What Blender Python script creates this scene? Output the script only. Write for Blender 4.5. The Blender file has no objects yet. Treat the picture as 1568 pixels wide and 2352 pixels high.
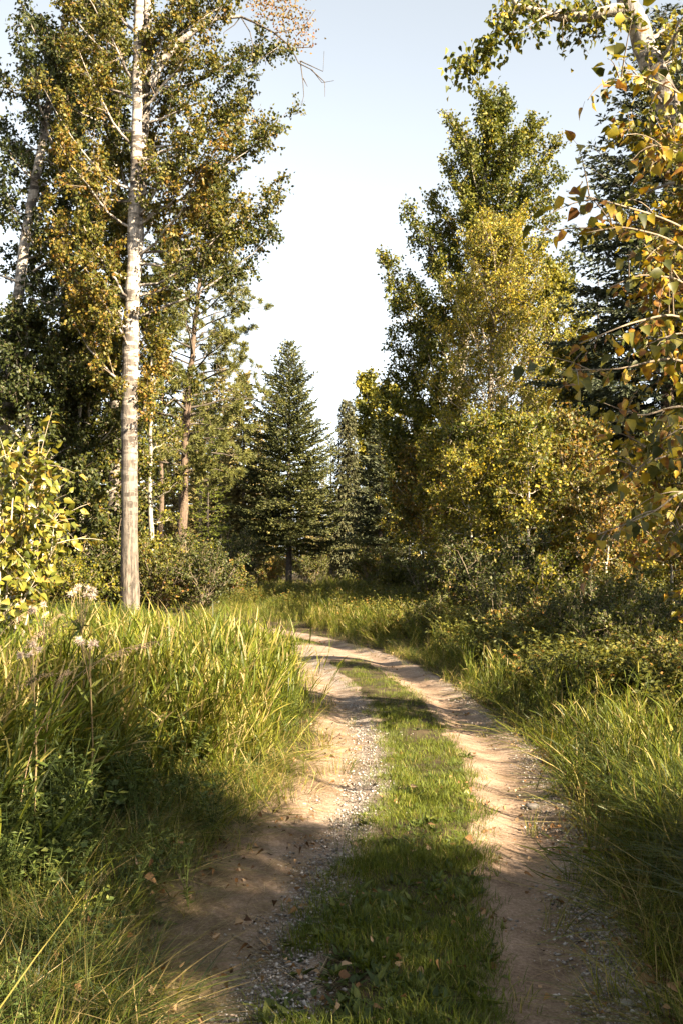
import bpy, math
import numpy as np
R = math.radians
rng = np.random.default_rng(7)

# ------------------------------------------------------------------ camera, sky, sun, exposure
sc = bpy.context.scene
C = sc.collection
EYE, F, HY, CX = 1.65, 996.0, 560.0, 341.0          # eye height, focal length in px of the 682x1024 frame, horizon row, centre column
cam_d = bpy.data.cameras.new('camera'); cam = bpy.data.objects.new('camera', cam_d); C.objects.link(cam)
cam.location = (0, 0, EYE); cam.rotation_euler = (R(90), 0, 0)
cam_d.sensor_fit = 'VERTICAL'; cam_d.sensor_height = 36; cam_d.sensor_width = 24
cam_d.lens = 36 * F / 1024; cam_d.shift_y = (HY - 512) / 1024
cam_d.clip_start = 0.05; cam_d.clip_end = 3000
sc.camera = cam
SUN_EL, SUN_AZ = 33.0, 50.0                          # azimuth: degrees to the right of straight behind the camera
sd = np.array([math.sin(R(SUN_AZ)) * math.cos(R(SUN_EL)), -math.cos(R(SUN_AZ)) * math.cos(R(SUN_EL)), math.sin(R(SUN_EL))])
w = bpy.data.worlds.new('World'); sc.world = w; w.use_nodes = True
nt = w.node_tree; nt.nodes.clear()
sky = nt.nodes.new('ShaderNodeTexSky'); sky.sky_type = 'NISHITA'; sky.sun_disc = False
sky.sun_elevation = R(SUN_EL); sky.sun_rotation = R(180 - SUN_AZ)
sky.air_density = 0.75; sky.dust_density = 0.6; sky.ozone_density = 1.0
hs = nt.nodes.new('ShaderNodeHueSaturation'); hs.inputs['Saturation'].default_value = 0.29; hs.inputs['Hue'].default_value = 0.478
bg = nt.nodes.new('ShaderNodeBackground'); bg.inputs['Strength'].default_value = 0.05
wo = nt.nodes.new('ShaderNodeOutputWorld')
nt.links.new(sky.outputs[0], hs.inputs['Color']); nt.links.new(hs.outputs[0], bg.inputs[0]); nt.links.new(bg.outputs[0], wo.inputs[0])
sl = bpy.data.lights.new('sun', 'SUN'); sl.energy = 5.0; sl.angle = R(0.53); sl.color = (1.0, 0.83, 0.60)
so = bpy.data.objects.new('sun', sl); C.objects.link(so); so.location = (30, -20, 25)
so.rotation_euler = (R(90 - SUN_EL), 0, math.atan2(sd[0], -sd[1]))
sc.view_settings.view_transform = 'Standard'; sc.view_settings.look = 'None'
sc.view_settings.exposure = 2.84; sc.view_settings.gamma = 1.0; sc.view_settings.use_curve_mapping = False
sc.render.engine = 'CYCLES'
sc.cycles.max_bounces = 6; sc.cycles.diffuse_bounces = 4; sc.cycles.transmission_bounces = 4; sc.cycles.transparent_max_bounces = 4

def P(px, py, Y):
    """a point of the place from a reading of the photograph (1568-wide) and a distance"""
    return np.array([(px * .43495 - CX) * Y / F, Y, EYE + (HY - py * .43495) * Y / F])
def norm(a): return a / np.maximum(np.linalg.norm(a, axis=-1, keepdims=True), 1e-9)

# ------------------------------------------------------------------ materials
def mat(name):
    m = bpy.data.materials.new(name); m.use_nodes = True; n = m.node_tree; n.nodes.clear()
    o = n.nodes.new('ShaderNodeOutputMaterial'); return m, n, o
def ramp(n, stops):
    r = n.nodes.new('ShaderNodeValToRGB'); e = r.color_ramp.elements
    while len(e) < len(stops): e.new(0.5)
    for k, (p, c) in zip(e, stops): k.position = p; k.color = (*c, 1)
    return r
def noise(n, scale, detail=3, rough=.55, coord=None, kind='Object', stretch=None):
    t = n.nodes.new('ShaderNodeTexNoise'); t.inputs['Scale'].default_value = scale
    t.inputs['Detail'].default_value = detail; t.inputs['Roughness'].default_value = rough
    if kind == 'World':
        g = n.nodes.new('ShaderNodeNewGeometry'); src = g.outputs['Position']
    else:
        g = n.nodes.new('ShaderNodeTexCoord'); src = g.outputs[kind]
    if stretch:
        mp = n.nodes.new('ShaderNodeMapping'); mp.inputs['Scale'].default_value = stretch
        n.links.new(src, mp.inputs['Vector']); src = mp.outputs[0]
    n.links.new(src, t.inputs['Vector']); return t
def math_n(n, op, a, b=0.0, c=None, clamp=False):
    m = n.nodes.new('ShaderNodeMath'); m.operation = op; m.use_clamp = clamp
    for i, x in enumerate((a, b) if c is None else (a, b, c)):
        if isinstance(x, (int, float)): m.inputs[i].default_value = x
        else: n.links.new(x, m.inputs[i])
    return m.outputs[0]
def mix_n(n, f, a, b):
    m = n.nodes.new('ShaderNodeMix'); m.data_type = 'RGBA'
    for i, x in ((0, f), (6, a), (7, b)):
        if isinstance(x, (int, float)): m.inputs[i].default_value = x
        elif isinstance(x, tuple): m.inputs[i].default_value = (*x, 1)
        else: n.links.new(x, m.inputs[i])
    return m.outputs[2]

def leaf_mat(name, stops, trans=.35, rough=.45, spec=.5, tint=(1.35, 1.25, .6), world=0.0, inst=0.0, wscale=.35):
    m, n, o = mat(name)
    at = n.nodes.new('ShaderNodeAttribute'); at.attribute_name = 'v'
    v = at.outputs['Fac']
    if inst:
        oi = n.nodes.new('ShaderNodeObjectInfo')
        v = math_n(n, 'ADD', v, math_n(n, 'MULTIPLY', math_n(n, 'SUBTRACT', oi.outputs['Random'], .5), inst))
    if world:
        wn = noise(n, wscale, 2, kind='World')
        v = math_n(n, 'ADD', v, math_n(n, 'MULTIPLY', math_n(n, 'SUBTRACT', wn.outputs['Fac'], .5), world))
    r = ramp(n, [(p_, tuple(.8 * k for k in c_)) for p_, c_ in stops]); n.links.new(v, r.inputs[0])
    p = n.nodes.new('ShaderNodeBsdfPrincipled'); n.links.new(r.outputs[0], p.inputs['Base Color'])
    p.inputs['Roughness'].default_value = rough + .08; p.inputs['Specular IOR Level'].default_value = spec * .5
    mul = n.nodes.new('ShaderNodeMix'); mul.data_type = 'RGBA'; mul.blend_type = 'MULTIPLY'; mul.inputs[0].default_value = 1
    n.links.new(r.outputs[0], mul.inputs[6]); mul.inputs[7].default_value = (*tint, 1)
    t = n.nodes.new('ShaderNodeBsdfTranslucent'); n.links.new(mul.outputs[2], t.inputs[0])
    mx = n.nodes.new('ShaderNodeMixShader'); mx.inputs[0].default_value = trans * .75
    n.links.new(p.outputs[0], mx.inputs[1]); n.links.new(t.outputs[0], mx.inputs[2]); n.links.new(mx.outputs[0], o.inputs[0])
    return m
def bark_mat(name, a, b, scale=(6, 6, 1.2), sc_=4, marks=None, bump=.5, rough=.9, low=0):
    m, n, o = mat(name)
    t = noise(n, sc_, 5, .65, stretch=scale)
    r = ramp(n, [(.35, a), (.65, b)]); n.links.new(t.outputs['Fac'], r.inputs[0]); col = r.outputs[0]
    if marks:
        t2 = noise(n, 4, 5, .65, stretch=(.55, .55, 2.2)); r2 = ramp(n, [(.46, (0, 0, 0)), (.53, (1, 1, 1))]); n.links.new(t2.outputs['Fac'], r2.inputs[0])
        t3 = noise(n, 1.1, 3, .6, stretch=(1, 1, .6)); r3 = ramp(n, [(.42, (0, 0, 0)), (.7, (1, 1, 1))]); n.links.new(t3.outputs['Fac'], r3.inputs[0])
        k = math_n(n, 'MULTIPLY', r2.outputs[0], math_n(n, 'ADD', r3.outputs[0], .55), clamp=True)
        col = mix_n(n, k, col, marks)
        col = mix_n(n, math_n(n, 'MULTIPLY', r3.outputs[0], .45), col, (a[0] * .55, a[1] * .52, a[2] * .5))
    if low:
        g_ = n.nodes.new('ShaderNodeTexCoord'); sx = n.nodes.new('ShaderNodeSeparateXYZ'); n.links.new(g_.outputs['Object'], sx.inputs[0])
        t4 = noise(n, 3.0, 5, .7, stretch=(4, 4, .5)); f = math_n(n, 'MULTIPLY', math_n(n, 'SUBTRACT', low, sx.outputs[2]), 1 / low, clamp=True)
        f = math_n(n, 'MULTIPLY', math_n(n, 'ADD', f, math_n(n, 'MULTIPLY', math_n(n, 'SUBTRACT', t4.outputs['Fac'], .5), 1.4)), 1.3, clamp=True)
        rb = ramp(n, [(.42, (.03, .024, .018)), (.58, (.17, .14, .11))]); n.links.new(t4.outputs['Fac'], rb.inputs[0]); col = mix_n(n, f, col, rb.outputs[0])
    p = n.nodes.new('ShaderNodeBsdfPrincipled'); n.links.new(col, p.inputs['Base Color']); p.inputs['Roughness'].default_value = rough
    bp = n.nodes.new('ShaderNodeBump'); bp.inputs['Strength'].default_value = bump; bp.inputs['Distance'].default_value = .03
    n.links.new(t.outputs['Fac'], bp.inputs['Height']); n.links.new(bp.outputs[0], p.inputs['Normal']); n.links.new(p.outputs[0], o.inputs[0])
    return m

M = {}
M['birch_bark'] = bark_mat('birch_bark', (.22, .19, .16), (.52, .465, .40), marks=(.03, .023, .018), bump=.9, low=9.0)
M['cotton_bark'] = bark_mat('cottonwood_bark', (.13, .11, .085), (.40, .36, .29), scale=(7, 7, 1.5), bump=.9)
M['young_bark'] = bark_mat('young_bark', (.34, .30, .23), (.66, .60, .49), marks=(.08, .07, .05))
M['pine_bark'] = bark_mat('pine_bark', (.035, .025, .018), (.17, .115, .075), scale=(8, 8, 2), bump=.9)
M['dark_bark'] = bark_mat('dark_bark', (.03, .025, .02), (.10, .08, .06), scale=(8, 8, 2), bump=.8)
M['twig'] = bark_mat('twig_bark', (.10, .075, .05), (.24, .19, .13), bump=.3)
M['pale_twig'] = bark_mat('pale_twig_bark', (.25, .2, .14), (.45, .38, .28), bump=.3)
M['leaf_birch'] = leaf_mat('bronze_green_leaf', [(0, (.032, .045, .008)), (.35, (.080, .085, .011)), (.6, (.15, .125, .015)), (.82, (.22, .145, .022)), (1, (.26, .13, .03))])
M['leaf_cotton'] = leaf_mat('cottonwood_leaf', [(0, (.028, .042, .007)), (.4, (.085, .100, .011)), (.7, (.17, .16, .015)), (1, (.36, .27, .025))])
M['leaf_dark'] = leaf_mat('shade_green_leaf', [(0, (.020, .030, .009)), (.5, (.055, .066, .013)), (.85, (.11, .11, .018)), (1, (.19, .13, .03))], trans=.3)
M['leaf_yellow'] = leaf_mat('yellow_leaf', [(0, (.10, .11, .015)), (.4, (.25, .225, .024)), (.75, (.44, .34, .034)), (1, (.46, .27, .035))], trans=.4)
M['leaf_young'] = leaf_mat('young_poplar_leaf', [(0, (.07, .09, .014)), (.5, (.17, .175, .024)), (.85, (.30, .25, .035)), (1, (.36, .22, .045))], trans=.4, rough=.3, spec=1.0)
M['leaf_big'] = leaf_mat('large_autumn_leaf', [(0, (.035, .045, .010)), (.3, (.10, .10, .014)), (.55, (.22, .19, .018)), (.8, (.36, .25, .02)), (.93, (.28, .14, .02)), (1, (.16, .07, .02))], trans=.4, rough=.4, world=.7, wscale=28)
M['leaf_shrub'] = leaf_mat('shrub_leaf', [(0, (.032, .044, .010)), (.5, (.095, .105, .018)), (.85, (.17, .155, .024)), (1, (.26, .12, .03))], trans=.35, inst=.35)
M['leaf_red'] = leaf_mat('reddish_leaf', [(0, (.10, .09, .02)), (.5, (.20, .12, .02)), (1, (.24, .09, .025))], trans=.35)
M['fir'] = leaf_mat('fir_needle', [(0, (.030, .040, .013)), (.5, (.095, .105, .028)), (.85, (.20, .19, .05)), (1, (.28, .24, .07))], trans=.15, rough=.55, inst=.15)
M['blue'] = leaf_mat('blue_spruce_needle', [(0, (.022, .032, .017)), (.5, (.065, .078, .036)), (1, (.14, .145, .065))], trans=.1, rough=.55, inst=.15)
M['narrow'] = leaf_mat('olive_spruce_needle', [(0, (.028, .034, .014)), (.5, (.072, .076, .03)), (1, (.15, .13, .055))], trans=.12, rough=.55, inst=.2)
M['pine'] = leaf_mat('pine_needle', [(0, (.045, .055, .018)), (.5, (.13, .14, .034)), (.88, (.22, .20, .045)), (1, (.34, .20, .05))], trans=.2, rough=.5, inst=.15)
M['larch'] = leaf_mat('larch_needle', [(0, (.09, .12, .014)), (1, (.20, .22, .024))], trans=.3, rough=.55)
M['far'] = leaf_mat('far_conifer_needle', [(0, (.10, .088, .03)), (.5, (.23, .19, .062)), (1, (.36, .27, .11))], trans=.15, rough=.6, inst=.4)
M['grass_tall'] = leaf_mat('tall_grass', [(0, (.035, .048, .008)), (.42, (.092, .122, .012)), (.70, (.20, .205, .022)), (.88, (.32, .27, .07)), (1, (.42, .32, .14))], trans=.42, rough=.4, inst=.45, world=.9, wscale=.9, spec=.45)
M['grass_dark'] = leaf_mat('arching_grass', [(0, (.022, .038, .011)), (.6, (.055, .075, .018)), (.9, (.09, .10, .02)), (1, (.30, .22, .09))], trans=.3, rough=.38, inst=.2, spec=.5)
M['grass_short'] = leaf_mat('track_grass', [(0, (.040, .060, .008)), (.5, (.115, .145, .013)), (.85, (.19, .20, .024)), (1, (.36, .28, .10))], trans=.35, rough=.5, inst=.35, world=.4, wscale=1.2)
M['straw'] = leaf_mat('dry_straw', [(0, (.10, .07, .034)), (.5, (.22, .165, .08)), (1, (.42, .33, .18))], trans=.2, rough=.6, inst=.4)
M['weed'] = leaf_mat('broad_weed_leaf', [(0, (.035, .055, .014)), (.6, (.075, .105, .020)), (1, (.17, .18, .035))], trans=.3, rough=.45, inst=.4)
M['seed'] = leaf_mat('tan_seed_head', [(0, (.30, .20, .12)), (1, (.60, .44, .30))], trans=.35, rough=.7, tint=(1.1, 1.0, .8))
M['fluff'] = leaf_mat('white_seed_fluff', [(0, (.55, .42, .33)), (1, (.8, .7, .6))], trans=.4, rough=.9, tint=(1, 1, 1))
M['litter'] = leaf_mat('fallen_leaf', [(0, (.06, .03, .014)), (.4, (.17, .085, .03)), (.8, (.30, .17, .075)), (1, (.42, .28, .16))], trans=.15, rough=.7, inst=.9)
def stone_mat():
    m, n, o = mat('gravel_stone')
    oi = n.nodes.new('ShaderNodeObjectInfo'); at = n.nodes.new('ShaderNodeAttribute'); at.attribute_name = 'v'
    v = math_n(n, 'FRACT', math_n(n, 'ADD', oi.outputs['Random'], at.outputs['Fac']))
    r = ramp(n, [(0, (.06, .052, .046)), (.3, (.15, .135, .122)), (.6, (.25, .23, .21)), (.85, (.42, .39, .36)), (1, (.22, .14, .09))]); n.links.new(v, r.inputs[0])
    p = n.nodes.new('ShaderNodeBsdfPrincipled'); n.links.new(r.outputs[0], p.inputs['Base Color']); p.inputs['Roughness'].default_value = .85
    n.links.new(p.outputs[0], o.inputs[0]); return m
M['stone'] = stone_mat()

# ------------------------------------------------------------------ mesh gathering
class Geo:
    def __init__(s): s.v, s.f3, s.f4, s.a, s.n = [], [], [], [], 0
    def add(s, v, f3=None, f4=None, a=None):
        v = np.asarray(v, float).reshape(-1, 3); s.v.append(v)
        if f3 is not None and len(f3): s.f3.append(np.asarray(f3) + s.n)
        if f4 is not None and len(f4): s.f4.append(np.asarray(f4) + s.n)
        s.a.append(np.full(len(v), .5) if a is None else np.asarray(a, float)); s.n += len(v)
    def mesh(s, name, m, smooth=False, off=None):
        v = np.concatenate(s.v) if s.v else np.zeros((0, 3))
        if off is not None: v = v - np.asarray(off)
        f3 = np.concatenate(s.f3) if s.f3 else np.zeros((0, 3), int)
        f4 = np.concatenate(s.f4) if s.f4 else np.zeros((0, 4), int)
        me = bpy.data.meshes.new(name)
        me.vertices.add(len(v)); me.vertices.foreach_set('co', v.astype(np.float32).ravel())
        li = np.concatenate([f3.ravel(), f4.ravel()]).astype(np.int32)
        me.loops.add(len(li)); me.loops.foreach_set('vertex_index', li)
        st = np.concatenate([np.arange(len(f3)) * 3, len(f3) * 3 + np.arange(len(f4)) * 4]).astype(np.int32)
        me.polygons.add(len(st)); me.polygons.foreach_set('loop_start', st)
        if smooth: me.polygons.foreach_set('use_smooth', np.ones(len(st), bool))
        at = me.attributes.new('v', 'FLOAT', 'POINT'); at.data.foreach_set('value', np.concatenate(s.a).astype(np.float32) if s.a else np.zeros(0, np.float32))
        me.materials.append(m); me.update(calc_edges=True); me.validate(); return me
    def obj(s, name, m, parent=None, smooth=False, off=None, link=True):
        o = bpy.data.objects.new(name, s.mesh(name, m, smooth, off))
        if link: C.objects.link(o)
        if parent is not None: o.parent = parent
        return o

def tag(o, label=None, cat=None, group=None, kind=None):
    if label: o['label'] = label
    if cat: o['category'] = cat
    if group: o['group'] = group
    if kind: o['kind'] = kind
    return o
def thing(name, label, cat, loc=(0, 0, 0), rz=0, group=None):
    o = bpy.data.objects.new(name, None); C.objects.link(o); o.empty_display_size = .2
    o.location = loc; o.rotation_euler = (0, 0, rz); return tag(o, label, cat, group)
def dup(root, loc, rz=0, scale=1.0, label=None, group=None):
    r = root.copy(); C.objects.link(r); r.location = loc; r.rotation_euler = (0, 0, rz); r.scale = (scale,) * 3
    if label: r['label'] = label
    if group: r['group'] = group
    for ch in root.children:
        c = ch.copy(); C.objects.link(c); c.parent = r
    return r

def tube(g, pts, rad, k=8, wob=0.0, rg=rng):
    pts = np.asarray(pts, float); rad = np.asarray(rad, float); n = len(pts)
    T = norm(np.gradient(pts, axis=0)); ref = np.array([0, 1., 0]) if abs(T[0, 1]) < .8 else np.array([1., 0, 0])
    A = norm(np.cross(T, ref)); B = np.cross(T, A)
    th = np.linspace(0, 2 * np.pi, k, endpoint=False)
    rr = rad[:, None] * (1 + wob * rg.normal(size=(n, k)))
    ring = pts[:, None] + rr[..., None] * (np.cos(th)[None, :, None] * A[:, None] + np.sin(th)[None, :, None] * B[:, None])
    i = np.arange(n - 1)[:, None] * k; j = np.arange(k)[None]; j2 = (j + 1) % k
    g.add(ring.reshape(-1, 3), f4=np.stack([i + j, i + j2, i + k + j2, i + k + j], -1).reshape(-1, 4))
def sticks(g, A, B, r0, r1, rg=rng):
    """three-sided tapered straight twigs from A to B"""
    n = len(A)
    if not n: return
    T = norm(B - A); U = norm(np.cross(T, rg.normal(size=(n, 3)))); W = np.cross(T, U)
    r0 = np.broadcast_to(r0, (n,)); r1 = np.broadcast_to(r1, (n,))
    vs = []
    for Q, r in ((A, r0), (B, r1)):
        for a in (0, 2.0944, 4.1888): vs.append(Q + r[:, None] * (math.cos(a) * U + math.sin(a) * W))
    v = np.stack(vs, 1); b = np.arange(n)[:, None] * 6
    f = np.concatenate([b + np.array([[i, (i + 1) % 3, 3 + (i + 1) % 3, 3 + i]]) for i in range(3)])
    g.add(v.reshape(-1, 3), f4=f)
def leaves(g, Pp, D, L, W, v, rg=rng, fold=.18, up=0.0, curl=0.0):
    """folded diamond leaves, four points each"""
    n = len(Pp); D = norm(D); N0 = rg.normal(size=(n, 3)); N0[:, 2] += up
    S = norm(np.cross(D, N0)); N = np.cross(S, D)
    L = np.broadcast_to(L, (n,))[:, None]; W = np.broadcast_to(W, (n,))[:, None]
    a = Pp; c = Pp + D * L - N * L * curl; m = Pp + D * L * .42 + N * W * fold
    b = m + S * W * .5; d = m - S * W * .5
    i = np.arange(n)[:, None] * 4
    g.add(np.stack([a, b, c, d], 1).reshape(-1, 3), f3=np.concatenate([i + [[0, 1, 2]], i + [[0, 2, 3]]]), a=np.repeat(v, 4))
def leaves6(g, Pp, D, L, W, v, rg=rng, up=0.0, curl=.25):
    """pointed oval leaves of six points, folded along the midrib and drooping at the tip"""
    n = len(Pp); D = norm(D); N0 = rg.normal(size=(n, 3)); N0[:, 2] += up
    S_ = norm(np.cross(D, N0)); N = np.cross(S_, D); L = np.broadcast_to(L, (n,))[:, None]; W = np.broadcast_to(W, (n,))[:, None]; cv = curl * rg.uniform(-.3, 1.6, (n, 1))
    def pt(t, w): return Pp + D * L * t + S_ * W * w + N * (np.abs(w) * W * .45 - cv * L * t * t)
    V = np.stack([pt(0, 0), pt(.2, .46), pt(.5, .40), pt(1.0, 0), pt(.5, -.40), pt(.2, -.46), pt(.35, 0)], 1); i = np.arange(n)[:, None] * 7
    g.add(V.reshape(-1, 3), f3=np.concatenate([i + [[6, a, b]] for a, b in ((0, 1), (1, 2), (2, 3), (3, 4), (4, 5), (5, 0))]), a=np.repeat(v, 7))
def bez(A, B, Cc, u):
    u = np.asarray(u)[..., None]; return (1 - u) ** 2 * A + 2 * u * (1 - u) * B + u ** 2 * Cc

# ------------------------------------------------------------------ path and ground
PL = np.array([(-.6, -30), (-.55, -12), (-.3, -5), (0, 0), (.14, 2.5), (.20, 3.7), (.40, 5.3), (.66, 7.2), (.74, 9.0), (.64, 12), (.24, 15.6), (-.22, 17.9), (-1.0, 20.6), (-2.3, 23.4), (-4.0, 25.8), (-6, 28), (-9.5, 29.8), (-15, 31), (-24, 31.5)])
t_ = np.concatenate([[0], np.cumsum(np.linalg.norm(np.diff(PL, axis=0), axis=1))])
tt = np.linspace(0, t_[-1], 260)
def smooth_path():
    x = np.interp(tt, t_, PL[:, 0]); y = np.interp(tt, t_, PL[:, 1])
    for _ in range(6):
        x[1:-1] = .25 * x[:-2] + .5 * x[1:-1] + .25 * x[2:]; y[1:-1] = .25 * y[:-2] + .5 * y[1:-1] + .25 * y[2:]
    return np.stack([x, y], 1)
PATH = smooth_path()
def lateral(x, y):
    """signed distance from the middle of the track: negative to its left"""
    q = np.stack([np.ravel(x), np.ravel(y)], 1); out = np.empty(len(q))
    A = PATH[:-1]; D = PATH[1:] - A; L2 = (D ** 2).sum(1)
    for s in range(0, len(q), 20000):
        qq = q[s:s + 20000, None]; t = np.clip(((qq - A) * D).sum(-1) / L2, 0, 1)
        d = qq - (A + D * t[..., None]); dd = np.hypot(d[..., 0], d[..., 1]); k = dd.argmin(1); i = np.arange(len(k))
        cr = D[k, 0] * d[i, k, 1] - D[k, 1] * d[i, k, 0]; out[s:s + 20000] = dd[i, k] * np.where(cr > 0, -1, 1)
    return out.reshape(np.shape(x))
_ph = rng.uniform(0, 6.28, (14, 2)); _k = rng.normal(size=(14, 2))
def wob(x, y, s=1.0):
    o = 0
    for i in range(14): o = o + np.sin(_k[i, 0] * x * s * (1 + i * .25) + _ph[i, 0]) * np.cos(_k[i, 1] * y * s * (1 + i * .25) + _ph[i, 1]) / (1 + i * .35)
    return o / 3
def sst(e0, e1, x): t = np.clip((x - e0) / (e1 - e0), 0, 1); return t * t * (3 - 2 * t)
def ground(x, y, d=None):
    x = np.asarray(x, float); y = np.asarray(y, float)
    if d is None: d = lateral(x, y)
    a = np.abs(d)
    z = -.055 * np.exp(-((a - .61) / .20) ** 2) + .012 * np.exp(-(d / .25) ** 2)
    z = z + sst(.95, 2.2, a) * .10 + sst(1.5, 5, -d) * .12 * sst(5, 9, y) + .05 * wob(x, y, .5) * sst(1.0, 3, a) + .007 * wob(x, y, 4)
    return z - .02

def grid(x0, x1, y0, y1, nx, ny, g, keep=None):
    X, Y = np.meshgrid(np.linspace(x0, x1, nx), np.linspace(y0, y1, ny)); return X, Y
def build_ground():
    # one sheet, its lines packed near the track and spreading to the horizon
    ux = np.linspace(-1, 1, 281); xs = 3.2 * ux + 900 * np.sign(ux) * np.abs(ux) ** 13 + 22 * ux ** 5
    uy = np.linspace(0, 1, 300); ys = -14 + 42 * uy ** 1.15 + 1200 * uy ** 26 + 25 * uy ** 6
    ys = np.concatenate([[-700, -200, -70, -30], ys])
    X, Y = np.meshgrid(xs, ys); d = lateral(X, Y); Z = ground(X, Y, d)
    far = sst(60, 200, np.hypot(X, Y)); Z = Z * (1 - far)
    g = Geo(); nx, ny = len(xs), len(ys)
    i = (np.arange(ny - 1)[:, None] * nx + np.arange(nx - 1)[None]).ravel()
    g.add(np.stack([X, Y, Z], -1), f4=np.stack([i, i + 1, i + nx + 1, i + nx], 1))
    m, n, o = mat('trail_ground')
    def at(nm): a = n.nodes.new('ShaderNodeAttribute'); a.attribute_name = nm; return a.outputs['Fac']
    fine = noise(n, 60, 7, .78); med = noise(n, 3.2, 5, .6); big = noise(n, .8, 3)
    soil = ramp(n, [(.3, (.05, .032, .020)), (.46, (.15, .102, .068)), (.64, (.34, .25, .185))]); n.links.new(math_n(n, 'ADD', math_n(n, 'MULTIPLY', fine.outputs['Fac'], .6), math_n(n, 'MULTIPLY', med.outputs['Fac'], .4)), soil.inputs[0])
    vor = n.nodes.new('ShaderNodeTexVoronoi'); vor.inputs['Scale'].default_value = 85
    tc = n.nodes.new('ShaderNodeTexCoord'); n.links.new(tc.outputs['Object'], vor.inputs['Vector'])
    sep = n.nodes.new('ShaderNodeSeparateColor'); n.links.new(vor.outputs['Color'], sep.inputs[0])
    grv = ramp(n, [(0, (.06, .052, .046)), (.35, (.16, .142, .128)), (.7, (.27, .245, .225)), (1, (.42, .39, .36))]); n.links.new(sep.outputs[0], grv.inputs[0])
    humus = ramp(n, [(.3, (.02, .015, .009)), (.6, (.055, .04, .02)), (.8, (.10, .072, .036))]); n.links.new(med.outputs['Fac'], humus.inputs[0])
    gm = math_n(n, 'MULTIPLY', at('gravel'), math_n(n, 'ADD', math_n(n, 'MULTIPLY', med.outputs['Fac'], 2.2), -.65), clamp=True)
    c = mix_n(n, gm, soil.outputs[0], grv.outputs[0])
    bm = math_n(n, 'ADD', at('bare'), math_n(n, 'MULTIPLY', math_n(n, 'SUBTRACT', med.outputs['Fac'], .5), .9), clamp=True)
    br = ramp(n, [(.35, (0, 0, 0)), (.6, (1, 1, 1))]); n.links.new(bm, br.inputs[0])
    c = mix_n(n, br.outputs[0], humus.outputs[0], c)
    p = n.nodes.new('ShaderNodeBsdfPrincipled'); n.links.new(c, p.inputs['Base Color']); p.inputs['Roughness'].default_value = .95; p.inputs['Specular IOR Level'].default_value = .2
    h = math_n(n, 'ADD', math_n(n, 'MULTIPLY', fine.outputs['Fac'], .5), math_n(n, 'MULTIPLY', math_n(n, 'MULTIPLY', vor.outputs['Distance'], gm), -.8))
    bp = n.nodes.new('ShaderNodeBump'); bp.inputs['Strength'].default_value = .8; bp.inputs['Distance'].default_value = .02
    n.links.new(h, bp.inputs['Height']); n.links.new(bp.outputs[0], p.inputs['Normal']); n.links.new(p.outputs[0], o.inputs[0])
    ob = g.obj('ground', m, smooth=True); tag(ob, kind='structure')
    bare, grav = soil_masks(X.ravel(), Y.ravel(), d.ravel())
    for nm, val in (('bare', bare), ('gravel', grav)):
        a = ob.data.attributes.new(nm, 'FLOAT', 'POINT'); a.data.foreach_set('value', val.astype(np.float32))
def soil_masks(x, y, d):
    a = np.abs(d); e = .07 * wob(x, y, 3) + .04 * wob(y, x, 9)
    ruts = sst(.22, .38, a + e) * (1 - sst(.80, 1.15, a + e))
    merge = sst(16.0, 17.3, y) * (1 - sst(19.5, 20.5, y)) * (1 - sst(.85, 1.0, a))
    verge = (1 - sst(1.0, 1.5, -d + e + .25 * (1 - sst(3.6, 4.6, y)))) * (d < 0) * (1 - sst(7, 10, y)) * sst(.3, .5, a)        # the worn left edge near the viewer
    bare = np.maximum(np.maximum(ruts, merge), verge * .8)
    gl = np.exp(-((d + .46) / .19) ** 2) * 1.0; gr = np.exp(-((d - .92) / .16) ** 2) * .7
    near = np.exp(-((d - .95) / .22) ** 2) * (y < 5)
    return bare, np.clip(np.maximum(gl, gr) + near * .25 + .25 * merge, 0, 1)
build_ground()

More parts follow.
